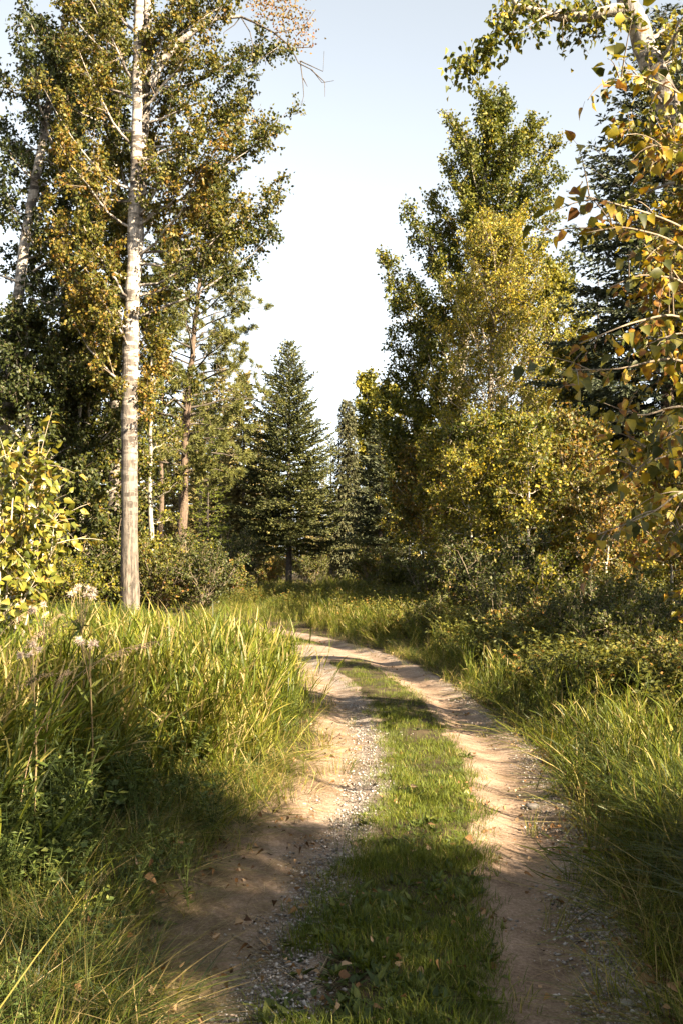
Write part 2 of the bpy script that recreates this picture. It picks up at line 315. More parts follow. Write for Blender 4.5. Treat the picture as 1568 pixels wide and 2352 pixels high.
# ------------------------------------------------------------------ scattering (ground cover only)
def scatter(name, pts, sources, rz=None, scl=None, tilt=.15, rg=rng, kind='stuff', weights=None):
    n = len(pts); uniq = list(dict.fromkeys(sources)); weights = np.array([sources.count(u) for u in sorted(uniq, key=lambda o: o.name)], float); weights /= weights.sum(); sources = uniq
    col = bpy.data.collections.new(name + '_kinds')
    for s in sources: col.objects.link(s)
    me = bpy.data.meshes.new(name); me.vertices.add(n); me.vertices.foreach_set('co', np.asarray(pts, np.float32).ravel())
    rot = np.stack([rg.normal(0, tilt, n), rg.normal(0, tilt, n), rg.uniform(0, 6.283, n) if rz is None else rz], 1)
    scl = rg.uniform(.7, 1.3, n) if scl is None else scl
    a = me.attributes.new('rot', 'FLOAT_VECTOR', 'POINT'); a.data.foreach_set('vector', rot.astype(np.float32).ravel())
    a = me.attributes.new('scl', 'FLOAT', 'POINT'); a.data.foreach_set('value', np.asarray(scl, np.float32))
    a = me.attributes.new('idx', 'INT', 'POINT'); a.data.foreach_set('value', rg.choice(len(sources), n, p=weights).astype(np.int32))
    ob = bpy.data.objects.new(name, me); C.objects.link(ob)
    g = bpy.data.node_groups.new(name + '_scatter', 'GeometryNodeTree')
    g.interface.new_socket('Geometry', in_out='INPUT', socket_type='NodeSocketGeometry'); g.interface.new_socket('Geometry', in_out='OUTPUT', socket_type='NodeSocketGeometry')
    N = g.nodes.new; gi = N('NodeGroupInput'); go = N('NodeGroupOutput'); ip = N('GeometryNodeInstanceOnPoints'); ci = N('GeometryNodeCollectionInfo'); mp = N('GeometryNodeMeshToPoints')
    ci.inputs['Collection'].default_value = col; ci.inputs['Separate Children'].default_value = True; ci.inputs['Reset Children'].default_value = True
    ip.inputs['Pick Instance'].default_value = True
    def na(nm, ty): a = N('GeometryNodeInputNamedAttribute'); a.data_type = ty; a.inputs['Name'].default_value = nm; return a.outputs['Attribute']
    er = N('FunctionNodeEulerToRotation')
    l = g.links.new; l(gi.outputs[0], mp.inputs[0]); l(mp.outputs[0], ip.inputs['Points']); l(ci.outputs[0], ip.inputs['Instance'])
    l(na('idx', 'INT'), ip.inputs['Instance Index']); l(na('rot', 'FLOAT_VECTOR'), er.inputs[0]); l(er.outputs[0], ip.inputs['Rotation']); l(na('scl', 'FLOAT'), ip.inputs['Scale'])
    l(ip.outputs[0], go.inputs[0])
    md = ob.modifiers.new('scatter', 'NODES'); md.node_group = g
    ob['kind'] = kind; return ob

def blades(g, base, az, h, wd, bend, K=4, v=None, rg=rng, stiff=.35, lie=0.0):
    """grass blades: tapering strips that arch towards az"""
    n = len(base); s = np.linspace(0, 1, K + 1); dv = np.stack([np.cos(az), np.sin(az), np.zeros(n)], 1); sv = np.stack([-np.sin(az), np.cos(az), np.zeros(n)], 1)
    tw = rg.uniform(-.6, .6, n)
    V = []
    for i, si in enumerate(s):
        up = h * (si - bend * .55 * si ** 2) * (1 - lie); out = h * bend * (stiff * si + (1 - stiff) * si ** 2) + h * lie * si
        c = base + dv * out[:, None]; c = c.copy(); c[:, 2] += np.maximum(up, .0) + .003
        sd_ = norm(sv + dv * (tw * si)[:, None])
        wi = wd * (1 - si) ** .55 * (.55 + .45 * min(1, si * 4 + .2))
        if i < K: V += [c - sd_ * wi[:, None] / 2, c + sd_ * wi[:, None] / 2]
        else: V.append(c)
    V = np.stack(V, 1); m = 2 * K + 1; b = np.arange(n)[:, None] * m
    f4 = np.concatenate([b + [[2 * i, 2 * i + 1, 2 * i + 3, 2 * i + 2]] for i in range(K - 1)]); f3 = b + [[2 * K - 2, 2 * K - 1, 2 * K]]
    v = rg.uniform(0, 1, n) if v is None else v
    g.add(V.reshape(-1, 3), f3=f3, f4=f4, a=np.repeat(v, m))
def tuft(name, m, n, r, h, wd, bend, K=4, seed=0, dry=.15, lie=0.0, az=None, azs=.6):
    rg = np.random.default_rng(seed); g = Geo()
    a0 = rg.uniform(0, 6.283, n); rr = r * np.sqrt(rg.uniform(0, 1, n)); base = np.stack([rr * np.cos(a0), rr * np.sin(a0), np.zeros(n)], 1)
    azm = a0 + rg.normal(0, .9, n) if az is None else rg.normal(az, azs, n)
    v = rg.uniform(.1, .7, n); v = np.where(rg.uniform(size=n) < dry, rg.uniform(.85, 1, n), v)
    blades(g, base, azm, h * rg.uniform(.45, 1.1, n), wd * rg.uniform(.6, 1.2, n), np.clip(rg.normal(bend, .2, n), .02, 1.3), K, v, rg, lie=lie)
    return g.obj(name, m, link=False)
def leafy(name, m, n, h, r, L, W, seed, stems=5, v0=.1, v1=.9):
    """low leafy forb: stems with leaves all round"""
    rg = np.random.default_rng(seed); g = Geo()
    for k in range(stems):
        a = rg.uniform(0, 6.28); tip = np.array([math.cos(a) * r * rg.uniform(.3, 1), math.sin(a) * r * rg.uniform(.3, 1), h * rg.uniform(.6, 1)])
        q = n // stems; u = rg.uniform(.1, 1, q); Pp = bez(np.zeros(3), np.array([0, 0, tip[2] * .7]), tip, u)
        D = rg.normal(size=(q, 3)); D[:, 2] = np.abs(D[:, 2]) * .3; leaves(g, Pp, D, L * rg.uniform(.6, 1.2, q), W * rg.uniform(.7, 1.2, q), rg.uniform(v0, v1, q), rg, up=2.0)
        pp = bez(np.zeros(3), np.array([0, 0, tip[2] * .7]), tip, np.linspace(0, 1, 4)); sticks(g, pp[:-1], pp[1:], .003, .002, rg)
    return g.obj(name, m, link=False)
def rosette(name, m, seed, n=9, L=.07, W=.035):
    rg = np.random.default_rng(seed); g = Geo()
    for k in range(n):
        a = rg.uniform(0, 6.28); d = np.array([math.cos(a), math.sin(a), rg.uniform(.1, .9)]); p0 = np.array([rg.normal(0, .012), rg.normal(0, .012), .004])
        leaves6(g, p0[None] + d * .02, d[None], L * rg.uniform(.6, 1.1), W * rg.uniform(.7, 1.2), np.array([rg.uniform(0, 1)]), rg, up=4, curl=.3)
    return g.obj(name, m, link=False)

tall = [tuft('tall_tuft', M['grass_tall'], 34, .14, hh, .0075, bb, 5, 10 + i, dry=.2) for i, (hh, bb) in enumerate([(.95, .35), (.85, .5), (1.1, .3), (.7, .65), (.9, .45)])]
def reed(seed, n=9, h=.9):
    rg = np.random.default_rng(seed); g = Geo()
    for k in range(n):
        x, y = rg.normal(0, .09, 2); hh = h * rg.uniform(.6, 1.1); ln = rg.normal(0, .12, 2); A = np.array([x, y, 0]); T = A + [ln[0] * hh, ln[1] * hh, hh]; pl = bez(A, (A + T) / 2 + [0, 0, .05], T, np.linspace(0, 1, 4)); sticks(g, pl[:-1], pl[1:], .0022, .0018, rg)
        q = 7; u = np.linspace(.12, 1.0, q); b_ = A + (T - A) * u[:, None]; blades(g, b_, rg.uniform(0, 6.28, q), rg.uniform(.20, .45, q) * (1.1 - .3 * u), rg.uniform(.009, .017, q), rg.uniform(.25, .85, q), 4, np.clip(rg.normal(.42, .2, q) + (rg.uniform(size=q) < .12) * .5, 0, 1), rg, stiff=.7)
    return g.obj('reed', M['grass_tall'], link=False)
reeds = [reed(20 + i) for i in range(4)]
mid = [tuft('mid_tuft', M['grass_tall'], 28, .13, .38, .007, .5, 4, 30 + i, dry=.28) for i in range(4)]
short = [tuft('short_tuft', M['grass_short'], 50, .10, .062, .0033, .6, 3, 50 + i, dry=.05) for i in range(4)]
arch = [tuft('arching_tuft', M['grass_dark'], 38, .2, 1.0, .012, .8, 6, 70 + i, dry=.06, az=2.9, azs=1.1) for i in range(3)]
dead = [tuft('dead_stems', M['straw'], 7, .12, .95, .0045, .2, 4, 85 + i) for i in range(2)]
strawt = [tuft('straw_tuft', M['straw'], 22, .14, .20, .0035, .2, 3, 90 + i, lie=.93) for i in range(4)]
limp2 = [tuft('limp_dark_tuft', M['grass_dark'], 26, .13, .4, .0065, .9, 5, 98 + i, dry=.3, lie=.5) for i in range(2)]
limp = [tuft('limp_tuft', M['grass_tall'], 24, .13, .42, .0065, .9, 5, 95 + i, dry=.4, lie=.55) for i in range(3)]
forb = [leafy('forb', M['weed'], 150, .5, .2, .045, .011, 110 + i, stems=7) for i in range(3)] + [leafy('forb', M['weed'], 70, .35, .2, .045, .028, 120 + i) for i in range(2)]
brush = [leafy('brush', M['leaf_shrub'], 200, .7, .45, .055, .035, 130 + i, stems=9) for i in range(4)]
ros = [rosette('rosette', M['weed'], 140 + i) for i in range(4)]
def pebbles(seed, n=44, r=.12):
    rg = np.random.default_rng(seed); g = Geo(); o8 = np.array([[1, 0, 0], [-1, 0, 0], [0, 1, 0], [0, -1, 0], [0, 0, 1], [0, 0, -1]], float)
    f8 = np.array([[0, 2, 4], [2, 1, 4], [1, 3, 4], [3, 0, 4], [2, 0, 5], [1, 2, 5], [3, 1, 5], [0, 3, 5]])
    for k in range(n):
        s = .0022 + .0085 * rg.uniform() ** 3; v = (o8 + rg.normal(0, .22, (6, 3))) * s * np.array([1.2, 1, .7]); a = rg.uniform(0, 6.28); c, q = math.cos(a), math.sin(a)
        v = v @ np.array([[c, q, 0], [-q, c, 0], [0, 0, 1]]) + [rg.normal(0, r * .6), rg.normal(0, r * .6), s * .3]; g.add(v, f3=f8, a=np.full(6, rg.uniform()))
    return g.obj('pebbles', M['stone'], link=False)
peb = [pebbles(150 + i) for i in range(5)]
def litterbits(seed):
    rg = np.random.default_rng(seed); g = Geo(); n = 9
    Pp = np.stack([rg.normal(0, .12, n), rg.normal(0, .12, n), rg.uniform(.005, .02, n)], 1); D = rg.normal(size=(n, 3)); D[:, 2] *= .15
    leaves6(g, Pp, D, rg.uniform(.02, .055, n), rg.uniform(.015, .04, n), rg.uniform(0, 1, n), rg, up=2, curl=.6)
    return g.obj('litter', M['litter'], link=False)
lit = [litterbits(160 + i) for i in range(4)]

def spots(n, x0, x1, y0, y1, keep, rg=rng):
    """random points, more of them near the viewer, kept where keep(x, y, d) says"""
    u = rg.uniform(size=n); y = y0 * (y1 / y0) ** u if y0 > 0 else rg.uniform(y0, y1, n)
    x = rg.uniform(x0, x1, n) * (.12 + .42 * y) if y0 > 0 else rg.uniform(x0, x1, n)
    d = lateral(x, y); p = keep(x, y, d); k = rg.uniform(size=n) < p
    x, y, d = x[k], y[k], d[k]; return np.stack([x, y, ground(x, y, d) - .01], 1), d
def S(name, label, cat_unused, sources, n, box, keep, scl=(.7, 1.3), tilt=.12, rzf=None, weights=None, far=None):
    pts, d = spots(n, *box, keep)
    if name in ('straw', 'trail_straw', 'gravel', 'leaf_litter'): pts[:, 2] += .009        # these lie on the soil
    rz = None if rzf is None else rzf(pts)
    sc_ = rng.uniform(*scl, len(pts)) * (1 if far is None else far(pts[:, 1], pts[:, 0]))
    o = scatter(name, pts, sources, rz=rz, scl=sc_, tilt=tilt, weights=weights); o['label'] = label; return o
# y and x ranges: x is in units that widen with distance
BX = (-1.15, 1.15)
def left(x, y, d, a, b): return sst(a, b, -d)
# tall grass on both banks
S('tall_grass', 'tall green grass covering the left bank', '', tall[2:] + reeds * 6 + forb[:2] + dead, 34000, (-1.25, -.02, 4.4, 48), lambda x, y, d: sst(1.15, 1.9, -d + .35 * wob(x, y, 1.5) - 1.0 * (1 - sst(5.5, 8, y))) * (1 - .5 * sst(20, 40, y)), (.45, 1.1), .3, far=lambda y, x: 1.05 - .66 * sst(7.5, 19, y))
S('bank_grass', 'mixed grass along the right bank of the trail', '', mid * 3 + limp * 3 + reeds + strawt * 3 + dead + forb[:2], 26000, (-.02, 1.25, 4.6, 30), lambda x, y, d: sst(.95, 1.4, d + .2 * wob(x, y, 1.5)) * np.where(d > np.where(y > 9, 1.75, 2.1), .06, 1) * np.where((d > 1.5) & (y < 6.3), .25, 1), (.35, .7), .4)
S('meadow_grass', 'tall grass beyond the bend of the trail', '', tall[3:] + mid + reeds * 2, 12000, (-.35, .75, 20, 62), lambda x, y, d: sst(1.2, 1.8, np.abs(d)) * (y > 20) * np.where(x > 3.2, .12, 1), (.45, .9), .3, far=lambda y, x: .8 - .3 * sst(19, 26, y) * (x < -1) + .1 * sst(30, 50, y))
S('verge_grass', 'short dry grass along the edges of the trail', '', mid + limp, 15000, (BX[0], BX[1], 2.6, 30), lambda x, y, d: np.exp(-((np.abs(d) - 1.32 - .38 * (d < 0) * (1 - sst(5, 8, y))) / .36) ** 2) * np.where(d < 0, 1, .8), (.3, .8), .3)
S('edge_grass', 'short ragged grass creeping in from the trail edges', '', short + limp[:1], 16000, (BX[0], BX[1], 2.5, 20), lambda x, y, d: .8 * np.exp(-((np.abs(d) - 1.15 - .35 * (d < 0) * (1 - sst(5, 8, y))) / .2) ** 2) * (.5 + wob(x, y, 3)), (.5, 1.5), .25)
S('trampled_grass', 'flattened half dry grass in the lower left corner', '', limp + limp2 * 3 + short * 2 + strawt * 3, 11000, (-1.3, -.15, 2.4, 8.5), lambda x, y, d: sst(1.05, 1.6, -d + .35 * (1 - sst(3.6, 4.6, y))), (.4, .9), .3)
S('straw', 'dry straw lying on the worn edge of the trail', '', strawt, 11000, (-1.3, 1.2, 2.4, 16), lambda x, y, d: np.where(d < 0, np.exp(-((-d - 1.15) / .5) ** 2), .25 * np.exp(-((d - 1.1) / .3) ** 2)), (.4, 1.1), .05)
S('trail_straw', 'loose needles and straw strewn over the bare ruts', '', strawt, 1500, (-.9, .9, 2.5, 12), lambda x, y, d: (np.abs(d) < 1.1) * .6, (.18, .5), .04)
# the grassy strip between the ruts
strip = lambda x, y, d: (1 - sst(.27, .42, np.abs(d + .02 + .07 * (1 - sst(4, 6.5, y))) - .06 * (1 - sst(4, 6.5, y)) + .06 * wob(x, y, 2.5))) * (1 - sst(15.8, 16.8, y)) 
S('track_grass', 'short grass strip between the two ruts', '', short, 34000, (-.75, .9, 2.5, 18), lambda x, y, d: strip(x, y, d) * (.5 + 1.0 * wob(x, y, 3.2)), (.45, 1.4), .25)
S('far_strip_grass', 'short grass in the middle of the trail past the bend', '', short, 5000, (-.5, .3, 19.5, 27), lambda x, y, d: 1 - sst(.28, .4, np.abs(d)), (.7, 1.2))
S('clover', 'low broad leaved weeds in the middle strip', '', ros, 11000, (-.75, .9, 2.5, 11), lambda x, y, d: strip(x, y, d) * (.35 + .5 * (wob(x, y, 2.2) > 0)) * .6 * (1 - sst(5, 8, y) * .85), (.35, 1.0), .2)
S('verge_weeds', 'low weeds along the trail edges', '', ros + forb, 2600, (-1.2, 1.2, 2.6, 16), lambda x, y, d: .5 * sst(1.0, 1.3, np.abs(d)) * (1 - sst(2.2, 3, np.abs(d))), (.4, .9), .2)
# leafy herbs among the grass
S('bank_herbs', 'leafy green herbs mixed through the left bank grass', '', forb, 13000, (-1.25, -.02, 3.6, 26), lambda x, y, d: sst(1.4, 2.2, -d) * (.3 + .6 * (wob(x, y, 1.2) > 0)), (.6, 1.45), .25)
S('undergrowth', 'low leafy undergrowth beneath the trees on the right', '', brush * 2 + forb, 15000, (.0, 1.25, 6.5, 45), lambda x, y, d: sst(1.35, 2.3, d - .6 * (y < 10)), (.5, 1.15), .2)
S('left_undergrowth', 'low leafy undergrowth beneath the trees on the left', '', brush + forb, 5500, (-1.25, .1, 22, 52), lambda x, y, d: sst(3, 5, np.abs(d)) * np.where(x < -3, 1, .3), (.5, 1.15), .2)
# dark arching grass at the lower right
def azr(p): return rng.normal(0, .5, len(p))
S('arching_grass', 'dark green long bladed grass arching over the right rut', '', arch, 1100, (.25, 1.3, 3.2, 7.0), lambda x, y, d: sst(1.35, 1.6, d + .1 * (y - 5)) * (1 - .8 * sst(5.4, 6.3, y)), (.5, .85), .1, rzf=azr)
# gravel and leaf litter
def grk(x, y, d): b, g = soil_masks(x, y, d); return g * (b > .3)
S('gravel', 'loose grey gravel along the ruts', '', peb, 11000, (-.9, 1.0, 2.5, 12), grk, (.6, 1.3), .05)
S('leaf_litter', 'small dead leaves scattered along the trail edges', '', lit, 4600, (-1.0, 1.3, 2.6, 26), lambda x, y, d: np.where((d < 0) & (y < 7), .25, .9) * np.exp(-((np.abs(d) - 1.15) / .3) ** 2) + .12 + .6 * (d > 1.5), (.45, .95), .3)

# ------------------------------------------------------------------ trees
SUNDOWN = np.array([0, 0, -1.])
def broad(name, label, cat, base, trunk, limbs, leafm, bark, seed, n_sub=9, n_twig=6, n_leaf=9, L=.08, W=.06, sub=.34, twig=.38, v=(.5, .22), rise=.18,
          start=.22, limb_r=.045, group=None, parts=None, tk=10, up=.25, limbm=None, skip_limb_px=0.0, leaf6=False, vlimb=.07):
    """a broadleaf tree. trunk: list of paths of (x, y, z, r); limbs: list of (start point, tip point[, autumn shift])"""
    rg = np.random.default_rng(seed); root = thing(name, label, cat, tuple(base), 0, group); base = np.asarray(base, float)
    for tp in trunk:
        g = Geo(); tp = np.asarray(tp, float); s = np.linspace(0, 1, max(14, len(tp) * 5)); k = np.linspace(0, 1, len(tp))
        pp = np.stack([np.interp(s, k, tp[:, i]) for i in range(3)], 1)
        for _ in range(3): pp[1:-1] = .25 * pp[:-2] + .5 * pp[1:-1] + .25 * pp[2:]
        rr = np.interp(s, k, tp[:, 3]); pp[1:-1, :2] += rg.normal(0, .012, (len(pp) - 2, 2)) ; tube(g, pp, rr, tk, .035, rg); g.obj('trunk', bark, root, True, base)
    lg, tg = Geo(), Geo(); per_limb = []
    for lb in limbs:
        A, T = np.asarray(lb[0], float), np.asarray(lb[1], float); sh = lb[2] if len(lb) > 2 else 0.0; dens = lb[3] if len(lb) > 3 else 1.0
        Lm = np.linalg.norm(T - A); B = A + (T - A) * .5 + np.array([0, 0, -rise * Lm if T[2] > A[2] + .2 * Lm else rise * Lm]) + rg.normal(0, .05 * Lm, 3)
        r0 = min(limb_r, .02 * Lm + .01) if len(lb) < 5 else lb[4]; pts = bez(A, B, T, np.linspace(0, 1, 7)); pts[1:-1] += rg.normal(0, .02 * Lm ** .5, (5, 3))
        per_limb.append((pts, r0))
        ns = max(3, int(n_sub * dens)); u = np.clip(np.linspace(start, 1, ns) + rg.normal(0, .03, ns), .05, 1); Pp = bez(A, B, T, u)
        Tn = norm(bez(A, B, T, np.clip(u + .05, 0, 1.05)) - bez(A, B, T, u - .05)); Rn = norm(rg.normal(size=(ns, 3)))
        D = norm(Tn * .65 + Rn * .85 + np.array([0, 0, up])); ls = (Lm * sub * (1.12 - u) + .12)[:, None] * rg.uniform(.7, 1.25, (ns, 1))
        sticks(tg, Pp, Pp + D * ls, .012 * (1.3 - u), .004, rg)
        q = n_twig; s = rg.uniform(.15, 1.0, (ns, q, 1)); Q = Pp[:, None] + D[:, None] * ls[:, None] * s
        Td = norm(D[:, None] * .6 + rg.normal(size=(ns, q, 3)) * .6 + np.array([0, 0, up * .5])); lt = twig * rg.uniform(.5, 1.2, (ns, q, 1))
        Qf, Tf, lf = Q.reshape(-1, 3), Td.reshape(-1, 3), lt.reshape(-1, 1); sticks(tg, Qf, Qf + Tf * lf, .004, .002, rg)
        m_ = n_leaf; r_ = rg.uniform(.1, 1.05, (len(Qf), m_, 1)); Lp = Qf[:, None] + Tf[:, None] * lf[:, None] * r_ + rg.normal(0, twig * .13, (len(Qf), m_, 3))
        Ld = Tf[:, None] * .35 + rg.normal(size=Lp.shape) * .55 + SUNDOWN * .5; n = Lp.shape[0] * m_
        vv = np.clip(np.repeat(rg.normal(v[0] + sh + rg.normal(0, vlimb), .08, len(Qf)), m_) + rg.normal(0, v[1], n), 0, 1)
        (leaves6 if leaf6 else leaves)(lg, Lp.reshape(-1, 3), Ld.reshape(-1, 3), L * rg.uniform(.65, 1.2, n), W * rg.uniform(.65, 1.2, n), vv, rg)
    for pts, r0 in per_limb:
        g = Geo(); tube(g, pts, np.linspace(r0, .006, len(pts)), 6, .03, rg); g.obj('limb', limbm or bark, root, True, base)
    tag(tg.obj('twigs', M['twig'], root, False, base), kind='stuff')
    lg.obj('crown', leafm, root, False, base); return root

def auto_limbs(base, top, z0, rad, n, seed, prof=lambda t: (1 - t) ** .7, el=(0.1, 1.1), bend=None, side=None):
    """limbs all round a trunk that runs from base to top; rad is the crown's half width"""
    rg = np.random.default_rng(seed); out = []; base, top = np.asarray(base, float), np.asarray(top, float)
    for i in range(n):
        t = (i + rg.uniform(0, .9)) / n; z = z0 + (top[2] - z0) * t * .97; f = (z - base[2]) / (top[2] - base[2]); A = base + (top - base) * f
        az = i * 2.39996 + rg.normal(0, .3); r = rad * prof(t) * rg.uniform(.65, 1.15) + .25
        e = el[0] + (el[1] - el[0]) * t; T = A + np.array([math.cos(az) * r, math.sin(az) * r, r * math.tan(min(e, 1.25)) * rg.uniform(.6, 1.2)])
        out.append((A, T))
    return out
def gz(x, y): return float(ground(np.array([x]), np.array([y]))[0])
def G(px, Y):
    x = (px * .43495 - CX) * Y / F; return np.array([x, Y, gz(x, Y) - .05])

# --- the tall pale twin-stemmed birch on the left
b = G(298, 28.5); bY = 28.5
def PT(px, py, Y, r): return (*P(px, py, Y), r)
stem1 = [(b[0], b[1], b[2] - .2, .29), PT(297, 1200, bY, .235), PT(298, 950, bY, .23), PT(302, 740, bY, .225), PT(306, 600, bY, .17), PT(314, 300, bY - .1, .15), PT(320, 0, bY - .2, .13), PT(330, -500, bY, .04)]
stem2 = [PT(303, 720, bY, .17), PT(318, 560, bY + .1, .15), PT(330, 300, bY + .3, .15), PT(338, 120, bY + .3, .14), PT(340, 0, bY + .3, .13), PT(352, -450, bY, .03)]
rg = np.random.default_rng(3); L_ = []
def lt(px, py, Y, qx, qy, dY, sh=0.0, dens=1.0):
    if 235 < qx < 405 and dY < 0: dY = -dY * .8
    L_.append((P(px, py, Y), P(qx, qy, Y) + [0, dY, 0], sh, dens))
for (qx, qy, dY, sh) in [(640, 130, -.5, -.12), (600, 60, .8, -.1), (655, 250, .3, -.15), (635, 330, -.8, -.1), (650, 425, .2, -.12), (600, 430, 1, 0), (560, 340, -1.4, -.1), (540, 180, 1.5, -.1), (520, 60, -1, 0), (560, 220, .3, -.12),
        (590, 505, .4, -.2), (630, 545, -.2, -.3), (560, 480, -.6, .0), (500, 400, -1.6, .15), (470, 300, -1.4, .05)]:
    lt(322, qy + 150 + rg.uniform(0, 60), bY, qx, qy, dY, sh, 1.15)
for (qx, qy, dY, sh) in [(130, 250, -1.2, .15), (170, 380, -1.4, .2), (120, 480, -.6, .15), (200, 520, -.9, .12), (160, 620, -1.2, .2), (90, 560, .6, 0), (200, 150, -1, .1), (120, 80, .4, .0), (220, 40, -1.5, .1), (230, 280, 1.6, 0), (240, 450, -.9, .12),
        (180, 740, -.8, .15), (220, 640, -1.4, .2), (80, 330, .8, 0), (130, 0, 0, 0), (60, 150, 1, -.1), (250, 820, -.8, .1), (370, 800, -.7, .18), (350, 660, -1, .18), (260, 560, -.8, .2), (380, 400, -.6, .2), (360, 250, -.8, .1), (400, 120, -.8, .05), (420, 30, -.6, 0),
        (450, 0, 1, -.1), (500, -80, 0, -.1), (380, -120, -1, 0), (200, -100, 0, 0), (300, -200, -1, 0), (560, -60, .5, -.1)]:
    lt(308, qy + 130 + rg.uniform(0, 60), bY, qx, qy, dY, sh)
birch = broad('birch_tree', 'tall pale birch with two stems and bronze green leaves on the left', 'tree', b, [stem1, stem2], L_, M['leaf_birch'], M['birch_bark'], 11, n_sub=13, n_twig=7, n_leaf=14, L=.105, W=.085, sub=.34, twig=.42, v=(.40, .2), tk=14, up=.2)
# its long pale limb with bare drooping twigs and a reddish spray
g = Geo(); tube(g, [P(346, 200, bY), P(372, 140, bY), P(410, 100, bY), P(455, 65, bY), P(500, 42, bY), P(553, 38, bY)], [.13, .12, .10, .075, .06, .045], 10, .04); g.obj('limb', M['birch_bark'], birch, True, b)
g = Geo()
for pts in ([(553, 38), (590, 50), (630, 75), (665, 110), (690, 140), (715, 160), (745, 185), (770, 187)], [(553, 38), (575, 75), (580, 105), (578, 130), (572, 150)], [(690, 140), (697, 180), (695, 215), (692, 235)], [(553, 38), (535, 60), (515, 80), (517, 110)],
            [(630, 75), (700, 60), (720, 20)], [(715, 160), (745, 190), (748, 215)], [(580, 105), (600, 125), (612, 150)], [(665, 110), (715, 110), (722, 80)], [(690, 140), (740, 165), (745, 130)], [(697, 180), (705, 200)], [(640, 85), (620, 110), (632, 130)]):
    pp = np.array([P(x, y, bY) for x, y in pts]); pp[1:] += rng.normal(0, .04, (len(pp) - 1, 3)); r0 = .035 if len(pts) > 6 else .018; tube(g, pp, np.linspace(r0, .006, len(pp)), 5)
g.obj('bare_branch', M['dark_bark'], birch, True, b)
g = Geo(); rg = np.random.default_rng(4); ctr = np.array([(600, 20), (640, 40), (670, 25), (655, 70), (690, 50), (640, 10), (680, 95), (620, -10), (590, -5), (700, 80), (665, -10)]); n = 950
cc = ctr[rg.integers(0, len(ctr), n)] + rg.normal(0, 17, (n, 2)); Pp = np.array([P(x, y, bY + q) for (x, y), q in zip(cc, rg.normal(0, .5, n))])
leaves(g, Pp, rg.normal(size=(n, 3)) + [0, 0, -.5], .085, .06, rg.uniform(0, 1, n), rg); tag(g.obj('reddish_leaves', M['leaf_red'], birch, off=b), label='thin spray of reddish leaves at the end of the long limb', kind='stuff')

# --- cottonwoods behind and to the left of the birch
def cottonwood(label, px, Y, h, z0, rad, n, seed, leafm, lean=(0, 0), bark=None, r=.2, v=(.4, .2), extra=None, name='cottonwood_tree', group=None, top_prof=.7, **kw):
    b = G(px, Y); top = b + [lean[0], lean[1], h]; mid_ = b + np.array([lean[0] * .4, lean[1] * .4, h * .5]) + [rng.normal(0, .15), 0, 0]
    tr = [[(*(b - [0, 0, .2]), r * 1.15), (*(b + (mid_ - b) * .5), r * .95), (*mid_, r * .7), (*top, .03)]]
    lb = auto_limbs(b, top, b[2] + z0, rad, n, seed, prof=lambda t: (1 - t) ** top_prof * (.6 + .4 * min(1, t * 5)))
    if extra: lb = lb + extra
    return broad(name, label, 'tree', b, tr, lb, leafm, bark or M['cotton_bark'], seed, v=v, group=group, **kw)
dk = dict(n_sub=9, n_twig=6, n_leaf=11, L=.125, W=.10, sub=.36, twig=.45)
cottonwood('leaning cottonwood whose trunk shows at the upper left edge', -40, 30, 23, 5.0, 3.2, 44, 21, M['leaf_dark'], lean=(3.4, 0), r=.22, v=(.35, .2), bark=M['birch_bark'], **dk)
cottonwood('cottonwood with a pale trunk close behind the twin birch', 258, 34, 21, 1.0, 2.8, 50, 22, M['leaf_birch'], r=.24, v=(.25, .2), bark=M['birch_bark'], **dk)
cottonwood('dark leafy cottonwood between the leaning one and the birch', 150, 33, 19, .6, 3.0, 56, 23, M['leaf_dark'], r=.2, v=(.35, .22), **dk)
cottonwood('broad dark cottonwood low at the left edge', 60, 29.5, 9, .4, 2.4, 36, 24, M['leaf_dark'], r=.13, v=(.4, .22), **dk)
cottonwood('bushy dark tree filling the space left of the birch trunk', 205, 31.5, 9.5, .3, 2.0, 36, 25, M['leaf_birch'], r=.10, v=(.2, .25), **dk)
cottonwood('young leafy tree just right of the birch trunk', 350, 33, 9.5, .6, 1.0, 15, 26, M['leaf_cotton'], r=.09, v=(.5, .2), n_sub=7, n_twig=5, n_leaf=8, L=.10, W=.075, sub=.4)

